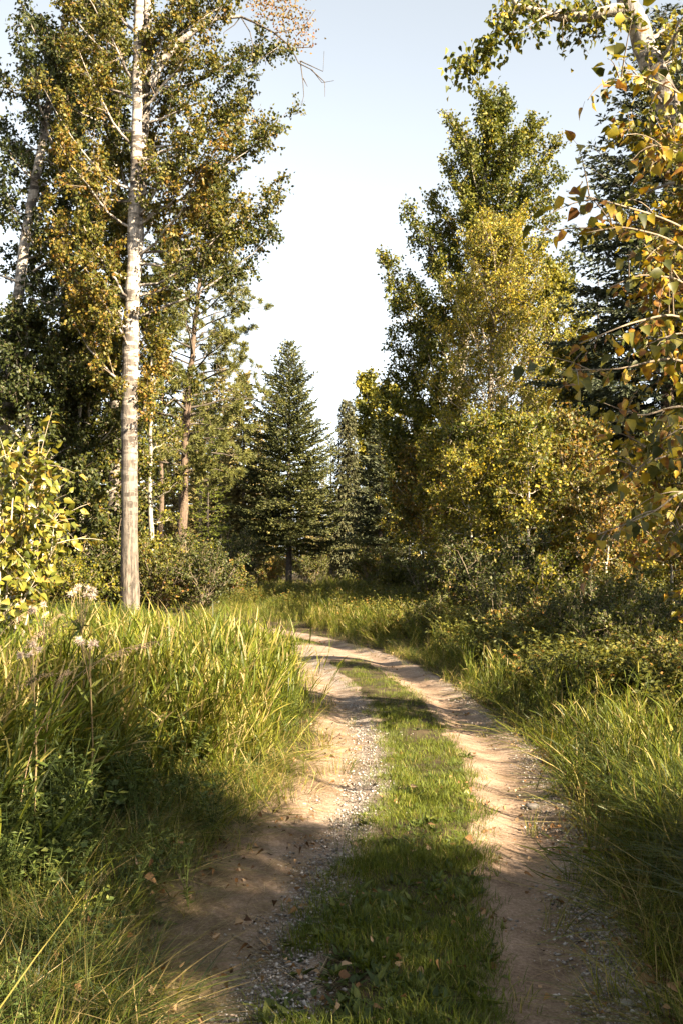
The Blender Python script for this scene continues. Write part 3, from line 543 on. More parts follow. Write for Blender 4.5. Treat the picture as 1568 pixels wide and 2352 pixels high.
# --- pines
def pine(label, px, Y, top_px, top_py, z0, rad, n, seed, r=.15, v=(.5, .2), name='pine_tree', dens=1.0, group=None, bark=None, via=None, needle=.155, m=None):
    rg = np.random.default_rng(seed); b = G(px, Y); top = P(top_px, top_py, Y); root = thing(name, label, 'tree', tuple(b), 0, group)
    ctrl = [b - [0, 0, .2]] + [P(x, y, Y) for x, y in (via or [])] + [top]; k = np.linspace(0, 1, len(ctrl)); s = np.linspace(0, 1, 26)
    zz = [c[2] for c in ctrl]; z_s = zz[0] + (zz[-1] - zz[0]) * s; pts = np.stack([np.interp(z_s, zz, [c[0] for c in ctrl]), np.full(26, Y), z_s], 1)
    pts[1:-1, :2] += rg.normal(0, .02, (24, 2)); g = Geo(); tube(g, pts, np.linspace(r, .02, 26) , 9, .05, rg); g.obj('trunk', bark or M['pine_bark'], root, True, b)
    ng, tg = Geo(), Geo()
    H = top[2] - b[2]
    for i in range(n):
        t = (i + rg.uniform(0, .8)) / n; z = b[2] + z0 + (H - z0) * t; A = np.array([np.interp(z, pts[:, 2], pts[:, 0]), Y, z])
        az = i * 2.4 + rg.normal(0, .4); rr = rad * ((1 - t) ** .75) * (.45 + .55 * min(1, t * 4 + .2)) * rg.uniform(.6, 1.2) + .15
        T = A + [math.cos(az) * rr, math.sin(az) * rr, rr * (-.15 + .9 * t) + .05]; B = (A + T) / 2 + [0, 0, .12 * rr]
        pl = bez(A, B, T, np.linspace(0, 1, 6)); pl[1:-1] += rg.normal(0, .03, (4, 3)); g = Geo(); tube(g, pl, np.linspace(.012 + .010 * rr, .005, 6), 5, .05, rg); g.obj('limb', M['dark_bark'], root, True, b)
        ns = int(9 * dens) + 2; u = rg.uniform(.3, 1.0, ns); Q = bez(A, B, T, u); D = norm(norm(T - A) * .6 + rg.normal(size=(ns, 3)) * .55 + [0, 0, .15]); ls = (rr * .33 * (1.2 - u) + .12)[:, None]
        sticks(tg, Q, Q + D * ls, .007, .003, rg)
        nt_ = 4; Tp = (Q[:, None] + D[:, None] * ls[:, None] * rg.uniform(.35, 1.05, (ns, nt_, 1))).reshape(-1, 3) + rg.normal(0, .05, (ns * nt_, 3))
        Td = np.repeat(D, nt_, 0); q = 28; Pp = np.repeat(Tp, q, 0); Dn = norm(np.repeat(Td, q, 0) * .7 + rg.normal(size=(len(Pp), 3)) * .75 + [0, 0, .2])
        leaves(ng, Pp, Dn, needle * rg.uniform(.8, 1.4, len(Pp)), .021, np.clip(np.repeat(rg.normal(v[0], .12, len(Tp)), q) + rg.normal(0, v[1] * .6, len(Pp)), 0, 1), rg, fold=0)
    tag(tg.obj('twigs', M['twig'], root, off=b), kind='stuff'); ng.obj('crown', m or M['pine'], root, off=b); return root
pine('tall slender pine with an open crown between birch and fir', 413, 36, 492, 430, 4.4, 3.9, 84, 31, r=.22, via=[(418, 1200), (430, 950), (445, 780), (462, 600)], dens=1.2)
pine('thin pine with a bare lower trunk behind the birch', 372, 45, 385, 560, 6.5, 1.8, 30, 32, r=.14, via=[(370, 1000), (374, 800)])
pine('reddish trunked pine farther back beside the tall pine', 457, 52, 468, 850, 6.5, 1.3, 16, 33, r=.12)

# --- firs and spruces
def conifer(name, label, m, b, h, z0, rad, n, seed, r=.12, up=.55, down=-.12, prof=.85, needle=(.13, .045), spacing=.06, bark=None, group=None, droop=.0, v=(.45, .22), sec=.42, gap=None, link_limbs=False, tipup=.12):
    rg = np.random.default_rng(seed); b = np.asarray(b, float); root = thing(name, label, 'tree', tuple(b), 0, group)
    g = Geo(); s = np.linspace(0, 1, 16); pts = np.stack([rg.normal(0, .015, 16), rg.normal(0, .015, 16), -.15 + (h + .15) * s], 1); tube(g, pts, r * (1 - s) ** .85 + .008, 9, .05, rg); g.obj('trunk', bark or M['dark_bark'], root, True)
    lg, ng = Geo(), Geo()
    for i in range(n):
        t = (i + rg.uniform(0, .7)) / n; z = z0 + (h - z0) * t ** .93
        if gap is not None and gap(t, rg): continue
        az = i * 2.39996 + rg.normal(0, .35); Lb = rad * (1 - t) ** prof * rg.uniform(.58, 1.15) * (.75 + .25 * min(1, t * 6)) + .12
        e = down + (up - down) * t + rg.normal(0, .07); dh = np.array([math.cos(az), math.sin(az), 0]); A = np.array([0, 0, z]); T = A + dh * Lb * math.cos(e) + [0, 0, Lb * math.sin(e)]
        B = (A + T) / 2 + [0, 0, -Lb * tipup]; sdv = np.array([-dh[1], dh[0], 0])
        pl = bez(A, B, T, np.linspace(0, 1, 5)); sticks(lg, pl[:-1], pl[1:], np.array([.02, .015, .011, .008]) * min(1.6, .5 + Lb * .4), .006, rg)
        ns = max(4, int(Lb / .14)); u = np.linspace(.12, 1, ns); sg = np.where(np.arange(ns) % 2, 1, -1); Q = bez(A, B, T, u); tn = norm(T - A)
        D = norm(tn * .75 + sdv * sg[:, None] * rg.uniform(.5, 1.1, (ns, 1)) + [0, 0, -droop] + rg.normal(0, .12, (ns, 3)) ); ls = (Lb * sec * (1.15 - u) + .10) * rg.uniform(.7, 1.2, ns)
        sticks(lg, Q, Q + D * ls[:, None], .006, .003, rg)
        cnt = np.maximum((ls / spacing).astype(int), 2) * 2; k = np.repeat(np.arange(ns), cnt); s_ = rg.uniform(0, 1.05, len(k)); Pp = Q[k] + D[k] * (ls[k] * s_)[:, None] + rg.normal(0, .018, (len(k), 3))
        if droop > .3: Pp[:, 2] -= s_ ** 2 * ls[k] * droop * .6
        sn = np.cross(D[k], [0, 0, 1.]); Dn = norm(D[k] * .8 + sn * rg.choice([-1, 1], len(k))[:, None] * rg.uniform(.1, .9, (len(k), 1)) + rg.normal(0, .3, (len(k), 3)) + [0, 0, .12 - droop * .6])
        leaves(ng, Pp, Dn, needle[0] * rg.uniform(.6, 1.2, len(k)), needle[1] * rg.uniform(.7, 1.2, len(k)), np.clip(rg.normal(v[0], .06) + rg.normal(0, v[1], len(k)), 0, 1), rg, fold=.15, up=.25)
    tag(lg.obj('branches', M['dark_bark'], root), kind='stuff'); ng.obj('crown', m, root); return root
fir = conifer('fir_tree', 'dark green fir with a clear trunk in the centre beyond the bend', M['fir'], G(664, 55), 13.5, 2.1, 3.7, 215, 41, r=.18, up=.75, down=.0, prof=.66, needle=(.17, .07), spacing=.045, v=(.42, .24), sec=.40)
conifer('spruce_tree', 'narrow drooping olive spruce right of the central fir', M['narrow'], G(797, 60), 11.3, .5, 1.05, 230, 42, r=.14, up=.1, down=-.5, prof=.42, needle=(.20, .085), spacing=.045, droop=.6, bark=M['pine_bark'], sec=.6)
bsp = conifer('spruce_tree', 'short blue green spruce between the narrow spruce and the cottonwood', M['blue'], G(872, 52), 8.9, .5, 2.35, 190, 43, r=.12, up=.45, down=-.1, prof=.75, needle=(.19, .085), spacing=.05)
conifer('spruce_tree', 'small dark spruce peeking out beyond the narrow spruce', M['fir'], G(760, 72), 10.5, 1, 2.0, 120, 44, r=.12, needle=(.2, .07), spacing=.07)
big = conifer('spruce_tree', 'large dark spruce reaching out behind the big leaves on the right', M['blue'], G(1530, 30), 18.2, 1.6, 4.6, 270, 45, r=.27, up=.35, down=-.25, prof=.62, needle=(.17, .07), spacing=.05, droop=.25, v=(.35, .22), bark=M['pine_bark'])
conifer('larch_tree', 'slender lime green larch left of the central fir', M['larch'], G(478, 40), 7.2, .8, 1.0, 90, 46, r=.06, up=.3, down=-.1, prof=.6, needle=(.12, .03), spacing=.03)
conifer('larch_tree', 'spindly light green larch top between the poplar and dark spruce', M['larch'], G(1372, 44), 15.2, 6, 1.6, 90, 47, r=.12, up=.5, down=.0, prof=.6, needle=(.14, .035), spacing=.06, gap=lambda t, rg: rg.uniform() < .35)

# --- the big poplar at right of centre, with its several upright spires
pY = 41.5; b = G(1000, pY); L_ = []
main = [(*(b - [0, 0, .2]), .36), PT(1002, 1250, pY, .31), PT(1020, 1100, pY, .28), PT(1040, 940, pY, .26), PT(1065, 780, pY, .23), PT(1090, 620, pY, .18), PT(1112, 420, pY, .12), PT(1128, 230, pY, .03)]
mx = np.array([(m_[2], m_[0]) for m_ in main])
def tr_at(z): return np.interp(z, mx[:, 0], mx[:, 1])
rg = np.random.default_rng(8)
for (qx, qy, dY, dn) in [(1108, 222, 0, 1.3), (1160, 218, .5, 1.3), (1035, 285, -.5, 1.2), (1060, 300, 1, 1), (1240, 292, .3, 1.3), (1280, 340, 0, 1.2), (1215, 310, -1, 1.2), (1290, 400, .6, 1), (985, 455, 0, 1.2), (1000, 500, 1.2, 1), (945, 500, -.4, 1.2), (960, 540, .8, 1), (1265, 520, -.5, 1), (1250, 440, -1.5, 1.3),
        (870, 592, 0, 1.5), (900, 650, .7, 1.2), (890, 690, -.8, 1.3), (905, 760, .4, 1.2), (940, 620, 1.4, 1), (1000, 640, -1.8, 1.3), (960, 700, -1.5, 1.2), (895, 855, 0, 1.3), (925, 830, 1.2, 1), (960, 800, -1.6, 1.2), (890, 900, -.6, 1.1), (880, 950, .3, 1.4), (905, 990, -.9, 1.2), (950, 960, -1.8, 1.2), (920, 1060, .4, 1.3), (890, 1010, -.3, 1.2),
        (960, 1080, -1.7, 1.3), (930, 1160, -.8, 1.3), (1000, 1040, -2, 1.2), (1310, 600, 0, 1.2), (1320, 640, .5, 1.2), (1290, 700, -.5, 1), (1060, 380, -1.5, 1.3), (1120, 320, -1, 1.3), (1170, 360, -1.6, 1.3), (1200, 450, -1.9, 1.3), (1130, 480, -2.2, 1.3), (1060, 520, -2, 1.3), (1020, 400, -1, 1.2),
        (1100, 400, 1.8, 1.2), (1180, 300, 1.5, 1.2), (1220, 600, -1.8, 1.2), (1140, 620, -2.2, 1.2), (1050, 700, -2.2, 1.3), (1150, 250, 0, 1.3), (970, 1200, .4, 1.2), (900, 1120, .6, 1.2), (1060, 900, -1.9, 1), (1000, 900, -2, 1.1)]:
    tip = P(qx, qy, pY) + [0, dY, 0]; dx = abs(tip[0] - tr_at(tip[2])); z = max(2.2, tip[2] - 1.5 - dx * rg.uniform(.4, .8)); L_.append((np.array([tr_at(z), pY, z]), tip, 0, dn))
poplar = broad('poplar_tree', 'large poplar with several upright tops against the sky right of centre', 'tree', b, [main], L_, M['leaf_cotton'], M['cotton_bark'], 12, n_sub=13, n_twig=7, n_leaf=13, L=.135, W=.11, sub=.30, twig=.55, v=(.42, .2), start=.15, tk=12, up=.45, limb_r=.08)
# --- the yellow birch in front of it
yY = 37; b = G(1122, yY)
ym = [(*(b - [0, 0, .2]), .17), PT(1118, 1250, yY, .15), PT(1122, 1000, yY, .13), PT(1128, 800, yY, .09), PT(1150, 545, yY, .02)]
L_ = auto_limbs(b, P(1150, 545, yY), 3.0, 2.7, 62, 13, prof=lambda t: (1 - t) ** .55 * (.7 + .3 * min(1, t * 4)), el=(.5, 1.15))
for qx, qy in [(1230, 600), (1260, 700), (1290, 800), (1300, 720), (1075, 650), (1060, 760), (1180, 570), (1240, 860), (1330, 800), (1310, 880), (1200, 640), (1270, 920)]:
    t_p = P(qx, qy, yY); L_.append((P(1125, qy + 180, yY), t_p + [0, rng.normal(0, .6), 0], .0 if qx < 1200 else -.1, 1.2))
broad('birch_tree', 'yellow leaved birch glowing in front of the large poplar', 'tree', b, [ym], L_, M['leaf_yellow'], M['birch_bark'], 14, n_sub=11, n_twig=6, n_leaf=10, L=.095, W=.075, sub=.42, twig=.55, v=(.32, .27), up=.45, limbm=M['pale_twig'], limb_r=.03)
# yellow-green trees beside and behind
ck = dict(n_sub=8, n_twig=6, n_leaf=11, L=.13, W=.105, sub=.36)
cottonwood('yellow green poplar filling the gap right of the yellow birch', 1275, 41, 13.5, 2, 2.3, 44, 51, M['leaf_yellow'], r=.12, v=(.18, .18), name='poplar_tree', bark=M['young_bark'], **ck)
cottonwood('light green poplar in front of the dark spruce branches', 1350, 33, 8.6, 1.2, 2.0, 36, 52, M['leaf_cotton'], r=.1, v=(.62, .2), name='poplar_tree', bark=M['young_bark'], **ck)
cottonwood('pale yellow green poplar top behind the blue green spruce', 842, 72, 14.8, 2, 2.0, 36, 53, M['leaf_yellow'], r=.15, v=(.2, .2), name='poplar_tree', n_sub=9, n_twig=6, n_leaf=9, L=.22, W=.18, sub=.36, twig=.55, up=.5)
cottonwood('second pale poplar top close to the large poplar', 896, 70, 13.6, 1, 2.2, 34, 54, M['leaf_cotton'], r=.15, v=(.65, .2), name='poplar_tree', n_sub=9, n_twig=6, n_leaf=9, L=.22, W=.18, sub=.36, twig=.55, up=.5)

# --- the cottonwood at the right edge, its limb reaching over the top of the picture
qY = 12.5; b = np.array([5.9, qY, gz(5.9, qY)]); cb = M['birch_bark']
rt = [(*(b - [0, 0, .2]), .26), (5.75, qY, 2.5, .22), (5.1, qY, 5.0, .19), PT(1530, 240, qY, .145), PT(1487, 120, qY, .14), PT(1440, 0, qY, .125), PT(1385, -160, qY, .10), PT(1330, -420, qY, .02)]
L_ = []
for (sx, sy, qx, qy, dY, sh) in [(1445, 30, 1060, 150, 0, 0), (1280, 30, 1150, 10, .2, 0), (1320, 20, 1200, 90, -.3, 0), (1400, -40, 1180, -20, .4, 0), (1460, 50, 1400, 90, -.5, 0), (1440, 20, 1320, 40, .5, 0),
        (1530, 240, 1410, 190, -.5, .1), (1500, 160, 1560, 60, -.6, .08), (1480, 100, 1580, 0, .5, .2), (1520, 220, 1600, 180, -.8, .1), (1540, 260, 1640, 300, 0, .1), (1550, 350, 1480, 300, -.4, .1), (1500, 150, 1600, 60, .8, .1),
        (1560, 420, 1460, 420, .5, 0), (1570, 500, 1500, 560, .3, .1), (1590, 560, 1530, 640, -.3, .1), (1590, 640, 1700, 560, 0, 0), (1600, 760, 1500, 760, .6, .1), (1600, 700, 1680, 800, 0, .1), (1440, -80, 1560, -160, 0, 0)]:
    L_.append((P(sx, sy, qY), P(qx, qy, qY) + [0, dY, 0], sh, .8 if sx != 1445 else 1.0))
rc = broad('cottonwood_tree', 'leaning cottonwood in the upper right corner with an overhanging limb', 'tree', b, [rt], L_[1:], M['leaf_cotton'], M['birch_bark'], 15, leaf6=True, n_sub=7, n_twig=4, n_leaf=5, L=.08, W=.062, sub=.28, twig=.24, v=(.45, .25), tk=14, up=-.1, rise=.1, limb_r=.04)
g = Geo(); tube(g, [P(1462, 20, qY), P(1400, 25, qY), P(1340, 38, qY), P(1285, 40, qY), P(1240, 28, qY), P(1185, 14, qY), P(1170, -20, qY)], [.10, .075, .065, .055, .045, .04, .03], 9, .05); g.obj('limb', M['cotton_bark'], rc, True, b)
g = Geo(); tube(g, [P(1185, 14, qY), P(1165, 55, qY), P(1130, 95, qY), P(1090, 125, qY), P(1045, 160, qY)], [.022, .018, .013, .008, .004], 6, .05); g.obj('limb', M['dark_bark'], rc, True, b)
g = Geo(); tw = Geo(); rg = np.random.default_rng(16); ctr = []
for k in range(60):
    u = rg.uniform(); q = np.array([np.interp(u, [0, .3, .6, 1], [1185, 1150, 1095, 1045]), np.interp(u, [0, .3, .6, 1], [14, 75, 120, 158])]); e = q + [rg.normal(0, 22), abs(rg.normal(0, 22))]
    A, Bq = P(*q, qY), P(*e, qY) + [0, rg.normal(0, .15), 0]; ctr.append(Bq); ctr.append((A + Bq) / 2)
for k in range(34):
    u = rg.uniform(); q = np.array([1180 + 230 * u, 14 + 20 * u]); e = q + [rg.normal(0, 25), rg.normal(8, 28)]; A, Bq = P(*q, qY), P(*e, qY) + [0, rg.normal(0, .2), 0]; ctr += [Bq, (A + Bq) / 2]; sticks(tw, A[None], Bq[None], .005, .003, rg)
ctr = np.array(ctr); n = 800; Pp = ctr[rg.integers(0, len(ctr), n)] + rg.normal(0, .07, (n, 3))
leaves6(g, Pp, rg.normal(size=(n, 3)) * .6 + [0, 0, -.9], .08 * rg.uniform(.7, 1.2, n), .06, np.clip(rg.normal(.5, .25, n), 0, 1), rg); tag(g.obj('hanging_leaves', M['leaf_cotton'], rc, off=b), kind='stuff'); tag(tw.obj('twigs', M['twig'], rc, off=b), kind='stuff')

e_b = np.array([4.55, 8.6, gz(4.55, 8.6)]); L_ = []
rg = np.random.default_rng(91)
for k in range(24):
    qy = 260 + k * 42; qx = rg.uniform(1500, 1640) - (50 if k % 4 == 0 else 0); t_p = P(qx, qy, 8.6) + [0, rg.normal(0, .5), 0]; L_.append((np.array([4.5, 8.6, max(.6, t_p[2] - .5)]), t_p, rg.normal(0, .1), 1))
broad('poplar_tree', 'poplar with yellow and green leaves hanging in at the right edge', 'tree', e_b, [[(*(e_b - [0, 0, .2]), .12), (4.5, 8.6, 3, .09), (4.4, 8.6, 5.2, .02)]], L_, M['leaf_big'], M['young_bark'], 92, n_sub=8, n_twig=6, n_leaf=8, leaf6=True, L=.075, W=.058, sub=.45, twig=.26, v=(.58, .3), up=-.1, limb_r=.012, limbm=M['twig'])
# --- leaf-sized pieces built one by one: big-leaved branches close to the viewer
def leaf_mesh(seed, L=.085, W=.062, curl=.25):
    rg = np.random.default_rng(seed); g = Geo(); s = np.array([0, .05, .16, .34, .55, .74, .9, 1.0]); wd = np.array([.05, .58, .92, 1.0, .80, .46, .14, 0]) * W / 2
    cv = curl * rg.uniform(.3, 1.4); tw = rg.normal(0, .4); V = []
    for si, wi in zip(s, wd):
        c = np.array([0, L * si, -cv * L * si ** 2]); a = tw * si; r_ = np.array([math.cos(a), 0, math.sin(a)]); f = .28 * wi
        V += [c - r_ * wi + [0, 0, f], c, c + r_ * wi + [0, 0, f]]
    f4 = []
    for i in range(7): k = 3 * i; f4 += [[k, k + 1, k + 4, k + 3], [k + 1, k + 2, k + 5, k + 4]]
    V = np.array(V); g.add(V, f4=f4, a=np.full(len(V), .0)); st = np.array([[0, -.035, .012], [0, 0, 0]]); sticks(g, st[:1], st[1:], .0012, .001, rg); return g
def leaf_meshes(m, seeds, vals, **k):
    out = []
    for sd_, v_ in zip(seeds, vals):
        g = leaf_mesh(sd_, **k); g.a = [np.full(len(x), v_) for x in g.a]; me = g.mesh('leaf', m, True); out.append(me)
    return out
from mathutils import Matrix, Vector
def branch_plant(name, label, cat, base, branches, meshes, seed, gap=.09, cap=300, bark=None, spread=.6, group=None, rad=.008, sub=0, hang=.8, size=(.75, 1.2), subl=.35):
    """woody stems with separate leaves; past the cap the smallest-looking leaves are joined"""
    rg = np.random.default_rng(seed); root = thing(name, label, cat, tuple(base), 0, group); base = np.asarray(base, float); slots = []
    for br in branches:
        br = np.asarray(br, float); s = np.linspace(0, 1, len(br) * 4); k = np.linspace(0, 1, len(br)); pp = np.stack([np.interp(s, k, br[:, i]) for i in range(3)], 1)
        for _ in range(2): pp[1:-1] = .25 * pp[:-2] + .5 * pp[1:-1] + .25 * pp[2:]
        L = np.linalg.norm(np.diff(pp, axis=0), axis=1).sum(); g = Geo(); tube(g, pp, np.linspace(min(rad, .004 + L * .004), .002, len(pp)), 6, .04, rg); g.obj('stem', bark or M['twig'], root, True, base)
        lines = [(pp, .15)]
        for q in range(sub):
            u = rg.uniform(.15, .95); A = np.array([np.interp(u, s, pp[:, i]) for i in range(3)]); tn = norm(pp[-1] - pp[0]); D = norm(tn * .8 + rg.normal(size=3) * .6); E = A + D * subl * L * rg.uniform(.4, 1) + [0, 0, -.1 * L * subl]
            sp = bez(A, (A + E) / 2 + [0, 0, .05], E, np.linspace(0, 1, 5)); g = Geo(); tube(g, sp, np.linspace(.0035, .0015, 5), 4, 0, rg); g.obj('twig', bark or M['twig'], root, True, base); lines.append((sp, .1))
        for ln, st in lines:
            LL = np.linalg.norm(np.diff(ln, axis=0), axis=1).sum(); n = max(2, int(LL / gap)); us = np.linspace(st, 1, n); ss = np.linspace(0, 1, len(ln))
            for i, u in enumerate(us):
                Q = np.array([np.interp(u, ss, ln[:, j]) for j in range(3)]); tn = norm(ln[-1] - ln[0]); sdv = norm(np.cross(tn, [0, 0, 1.]) + 1e-6) * (1 if i % 2 else -1)
                D = norm(tn * .5 + sdv * rg.uniform(.2, 1) * spread + rg.normal(size=3) * .35 + [0, 0, -hang * rg.uniform(.3, 1)]); slots.append((Q + D * .035, D))
    rg.shuffle(slots)
    for i, (Q, D) in enumerate(slots[:cap]):
        o = bpy.data.objects.new('leaf', meshes[rg.integers(0, len(meshes))]); C.objects.link(o); o.parent = root
        z = rg.normal(size=3); z[2] += .9; z = norm(z - D * (z @ D)); x = np.cross(D, z); s = rg.uniform(*size)
        o.matrix_local = Matrix.Translation(Vector(Q - base)) @ Matrix(((x[0], D[0], z[0]), (x[1], D[1], z[1]), (x[2], D[2], z[2]))).to_4x4() @ Matrix.Scale(s, 4)
    if len(slots) > cap:
        g = Geo(); Q = np.array([q for q, _ in slots[cap:]]); D = np.array([d for _, d in slots[cap:]]); n = len(Q)
        leaves6(g, Q, D, .078 * rg.uniform(.7, 1.1, n), .056, rg.uniform(0, 1, n), rg, up=.9); tag(g.obj('leaves', meshes[0].materials[0], root, off=base), kind='stuff')
    return root
big_l = leaf_meshes(M['leaf_big'], range(200, 214), [.05, .2, .35, .5, .6, .7, .86, .9, .93, .95, .97, .1, .98, 1.0], L=.074, W=.050, curl=.45)
def near(pts, Y0, Y1): return [P(x, y, Y0 + (Y1 - Y0) * i / (len(pts) - 1)) for i, (x, y) in enumerate(pts)]
nb = np.array([3.1, 5.2, gz(3.1, 5.2)])
bp_ = branch_plant('poplar_branches', 'young poplar at the right edge with large yellow and brown leaves in front', 'tree', nb,
    [[nb, nb + [-.1, -.1, 1.6], nb + [-.25, -.2, 3.2], nb + [-.2, -.25, 5.2]]] +
    [near(p, 5.0, 4.4) for p in ([(1640, 560), (1520, 500), (1400, 465), (1300, 440)], [(1640, 620), (1530, 545), (1430, 520), (1345, 535)], [(1640, 720), (1560, 640), (1470, 630), (1400, 660)], [(1640, 760), (1540, 720), (1440, 745), (1330, 790)],
     [(1640, 860), (1540, 820), (1420, 850), (1290, 850)], [(1640, 300), (1560, 210), (1460, 170), (1390, 190)], [(1640, 420), (1560, 350), (1490, 330)], [(1640, 960), (1560, 930), (1470, 960), (1370, 920)], [(1640, 1060), (1560, 1040), (1490, 1060), (1420, 1110)],
     [(1640, 1120), (1560, 1130), (1500, 1180), (1370, 1230)], [(1640, 820), (1570, 760), (1490, 790)], [(1640, 1000), (1570, 980), (1520, 1010)], [(1640, 1200), (1580, 1190), (1540, 1240)])],
    big_l, 61, gap=.042, sub=4, rad=.02, bark=M['twig'], size=(.45, .85))
bp_.name = 'poplar_sapling'
# young poplar bush at the left edge
yl = leaf_meshes(M['leaf_young'], range(220, 230), [.1, .3, .45, .55, .7, .85, .95, .4, .6, .5], L=.068, W=.045, curl=.5)
lb_ = P(-10, 1500, 7.6); lb_[2] = gz(lb_[0], lb_[1])
def fan(Y, pts_list): return [[lb_] + [P(x, y, Y + rng.normal(0, .12)) for x, y in p] for p in pts_list]
branch_plant('poplar_sapling', 'sunlit young poplar bush with glossy yellow green leaves at left edge', 'tree', lb_,
    fan(7.6, [[(40, 1300), (60, 1150), (100, 1050)], [(20, 1300), (30, 1120), (60, 1020)], [(60, 1330), (90, 1240), (130, 1180)], [(70, 1380), (110, 1290), (135, 1240)], [(0, 1300), (0, 1150), (20, 1040)], [(40, 1400), (80, 1330), (120, 1330)], [(10, 1350), (50, 1250), (110, 1130)], [(-40, 1300), (-60, 1150), (-40, 1040)], [(-20, 1350), (20, 1260), (70, 1200)]]),
    yl, 62, gap=.034, sub=11, rad=.012, bark=M['pale_twig'], subl=.26, cap=300)

# --- aspen saplings and shrubs in the thicket on the right: a few built, then copied
def zone(px, zs):
    for lim, t in zs:
        if px < lim: return t
    return zs[-1][1]
def sapling(label, x, y, h, rad, seed, m, group, **kw):
    b = np.array([x, y, gz(x, y) - .03]); top = b + [rng.normal(0, .25), 0, h]
    return broad('aspen_sapling', label, 'tree', b, [[(*(b - [0, 0, .1]), .045 + .003 * h), (*(b + (top - b) * .5 + [rng.normal(0, .08), 0, 0]), .025 + .002 * h), (*top, .006)]], auto_limbs(b, top, b[2] + h * .36, rad, 18, seed, el=(.3, 1.0)), m, M['young_bark'], seed,
                 n_sub=7, n_twig=5, n_leaf=9, L=.09, W=.075, sub=.4, twig=.34, limb_r=.012, group=group, tk=6, **kw)
gA = 'aspen saplings in the thicket on the right'
rg = np.random.default_rng(77)
sp = [sapling(['slim pale stemmed green aspen at the heart of the thicket', 'olive leaved aspen sapling in the middle of the thicket', 'tall yellow green aspen deep in the thicket', 'short green aspen deepest in the thicket'][i], 4.2 + i * .8, 24 + i * 1.7, [4.9, 4.5, 5.2, 4.2][i], [1.0, .9, 1.1, .8][i], 300 + i, [M['leaf_cotton'], M['leaf_birch'], M['leaf_yellow'], M['leaf_cotton']][i], gA, v=([.62, .6, .25, .55][i], .25)) for i in range(4)]
PXS = [(1020, 33), (1060, 30), (1090, 27), (1150, 31), (1185, 24), (1200, 29), (1235, 26), (1262, 34), (1290, 28), (1320, 23), (1345, 30), (1375, 26), (1400, 21), (1430, 29), (1460, 24), (1490, 19.5), (1520, 26), (1545, 21), (1580, 24), (1130, 40), (1215, 38), (1300, 40), (1390, 38), (1480, 36), (1560, 33), (970, 40), (940, 48), (1640, 22), (1700, 27), (1045, 36), (1110, 33), (1170, 27), (1245, 31), (1275, 25), (1330, 34), (1365, 22), (1415, 32), (1445, 20), (1505, 30), (1535, 34), (1215, 22), (1305, 36), (1080, 24), (1600, 28), (985, 44), (1385, 18.5)]
for i, (px, Y) in enumerate(PXS):
    x = (px * .43495 - CX) * Y / F; k = i % 4; z = zone(px, [(1010, 'left of the large poplar trunk'), (1170, 'around the yellow birch trunk'), (1300, 'just right of the yellow birch'), (1440, 'in front of the dark spruce'), (9999, 'at the right edge of the thicket')])
    cap_ = (125 / F * Y + 1.65) * rg.uniform(.7, 1.08) / [4.9, 4.5, 5.2, 4.2][k] * (.75 if px > 1330 and Y < 26 else 1)
    dup(sp[k], (x, Y, gz(x, Y) - .03), rg.uniform(0, 6.28), min(cap_, 1.35), ['tall green', 'olive', 'yellow green', 'short green'][k] + ' aspen sapling ' + z, ['tall green', 'olive', 'yellow green', 'short green'][k] + ' saplings ' + z)
def shrub(label, h, rad, seed, m, group, n=14, **kw):
    b = np.zeros(3); rg = np.random.default_rng(seed); lb = []
    for i in range(n):
        a = i * 2.4; r_ = rad * rg.uniform(.3, 1); lb.append((np.array([math.cos(a) * .06, math.sin(a) * .06, 0]), np.array([math.cos(a) * r_, math.sin(a) * r_, h * rg.uniform(.55, 1.05) * (1 - .35 * (r_ / rad) ** 2)])))
    return broad('shrub', label, 'shrub', b, [], lb, m, M['twig'], seed, n_sub=8, n_twig=5, n_leaf=10, L=.075, W=.056, sub=.42, twig=.26, rise=-.1, start=.12, limb_r=.012, group=group, **kw)
gS = 'leafy shrubs under the trees'
sh = [shrub('rounded green shrub ' + ['beyond the right side of the bend', 'left of the pale sapling stems', 'darkest and tallest right of the bend', 'first in the thicket right of the trail'][i], [1.9, 1.3, 2.4, 1.6][i], [1.1, .9, 1.2, 1.0][i], 320 + i, [M['leaf_shrub'], M['leaf_shrub'], M['leaf_dark'], M['leaf_cotton']][i], gS, v=([.45, .6, .4, .5][i], .22)) for i in range(4)]
SH = [(1010, 26), (1080, 22), (1150, 20), (1230, 18.5), (1310, 17), (1400, 16), (1490, 15), (1560, 14), (1620, 15), (1180, 25), (1270, 22), (1360, 20), (1450, 19), (1540, 18), (1060, 30), (1140, 29), (1350, 26), (1450, 26), (1550, 23), (980, 33), (920, 42), (860, 47), (1250, 30), (1340, 33), (1100, 36), (1000, 40), (1600, 20), (1660, 18),
      (20, 24), (90, 25.5), (160, 25), (215, 31), (380, 33), (372, 30), (420, 33), (470, 30), (510, 36), (440, 42), (380, 38), (530, 44), (-40, 22), (60, 30), (500, 52), (560, 60), (610, 64), (720, 66), (300, 36), (1180, 17), (1240, 15.8), (1300, 16), (1380, 13.5), (1460, 13.8), (1500, 17), (1440, 18), (1340, 19), (1120, 22.5), (1420, 12.5), (1540, 11.5), (1620, 12), (1330, 14.5), (140, 30), (1480, 30), (1580, 28), (700, 74), (640, 78), (760, 80)]
for i, o in enumerate(sh):
    px, Y = SH[i]; x = (px * .43495 - CX) * Y / F; o.location = (x, Y, gz(x, Y) - .03)
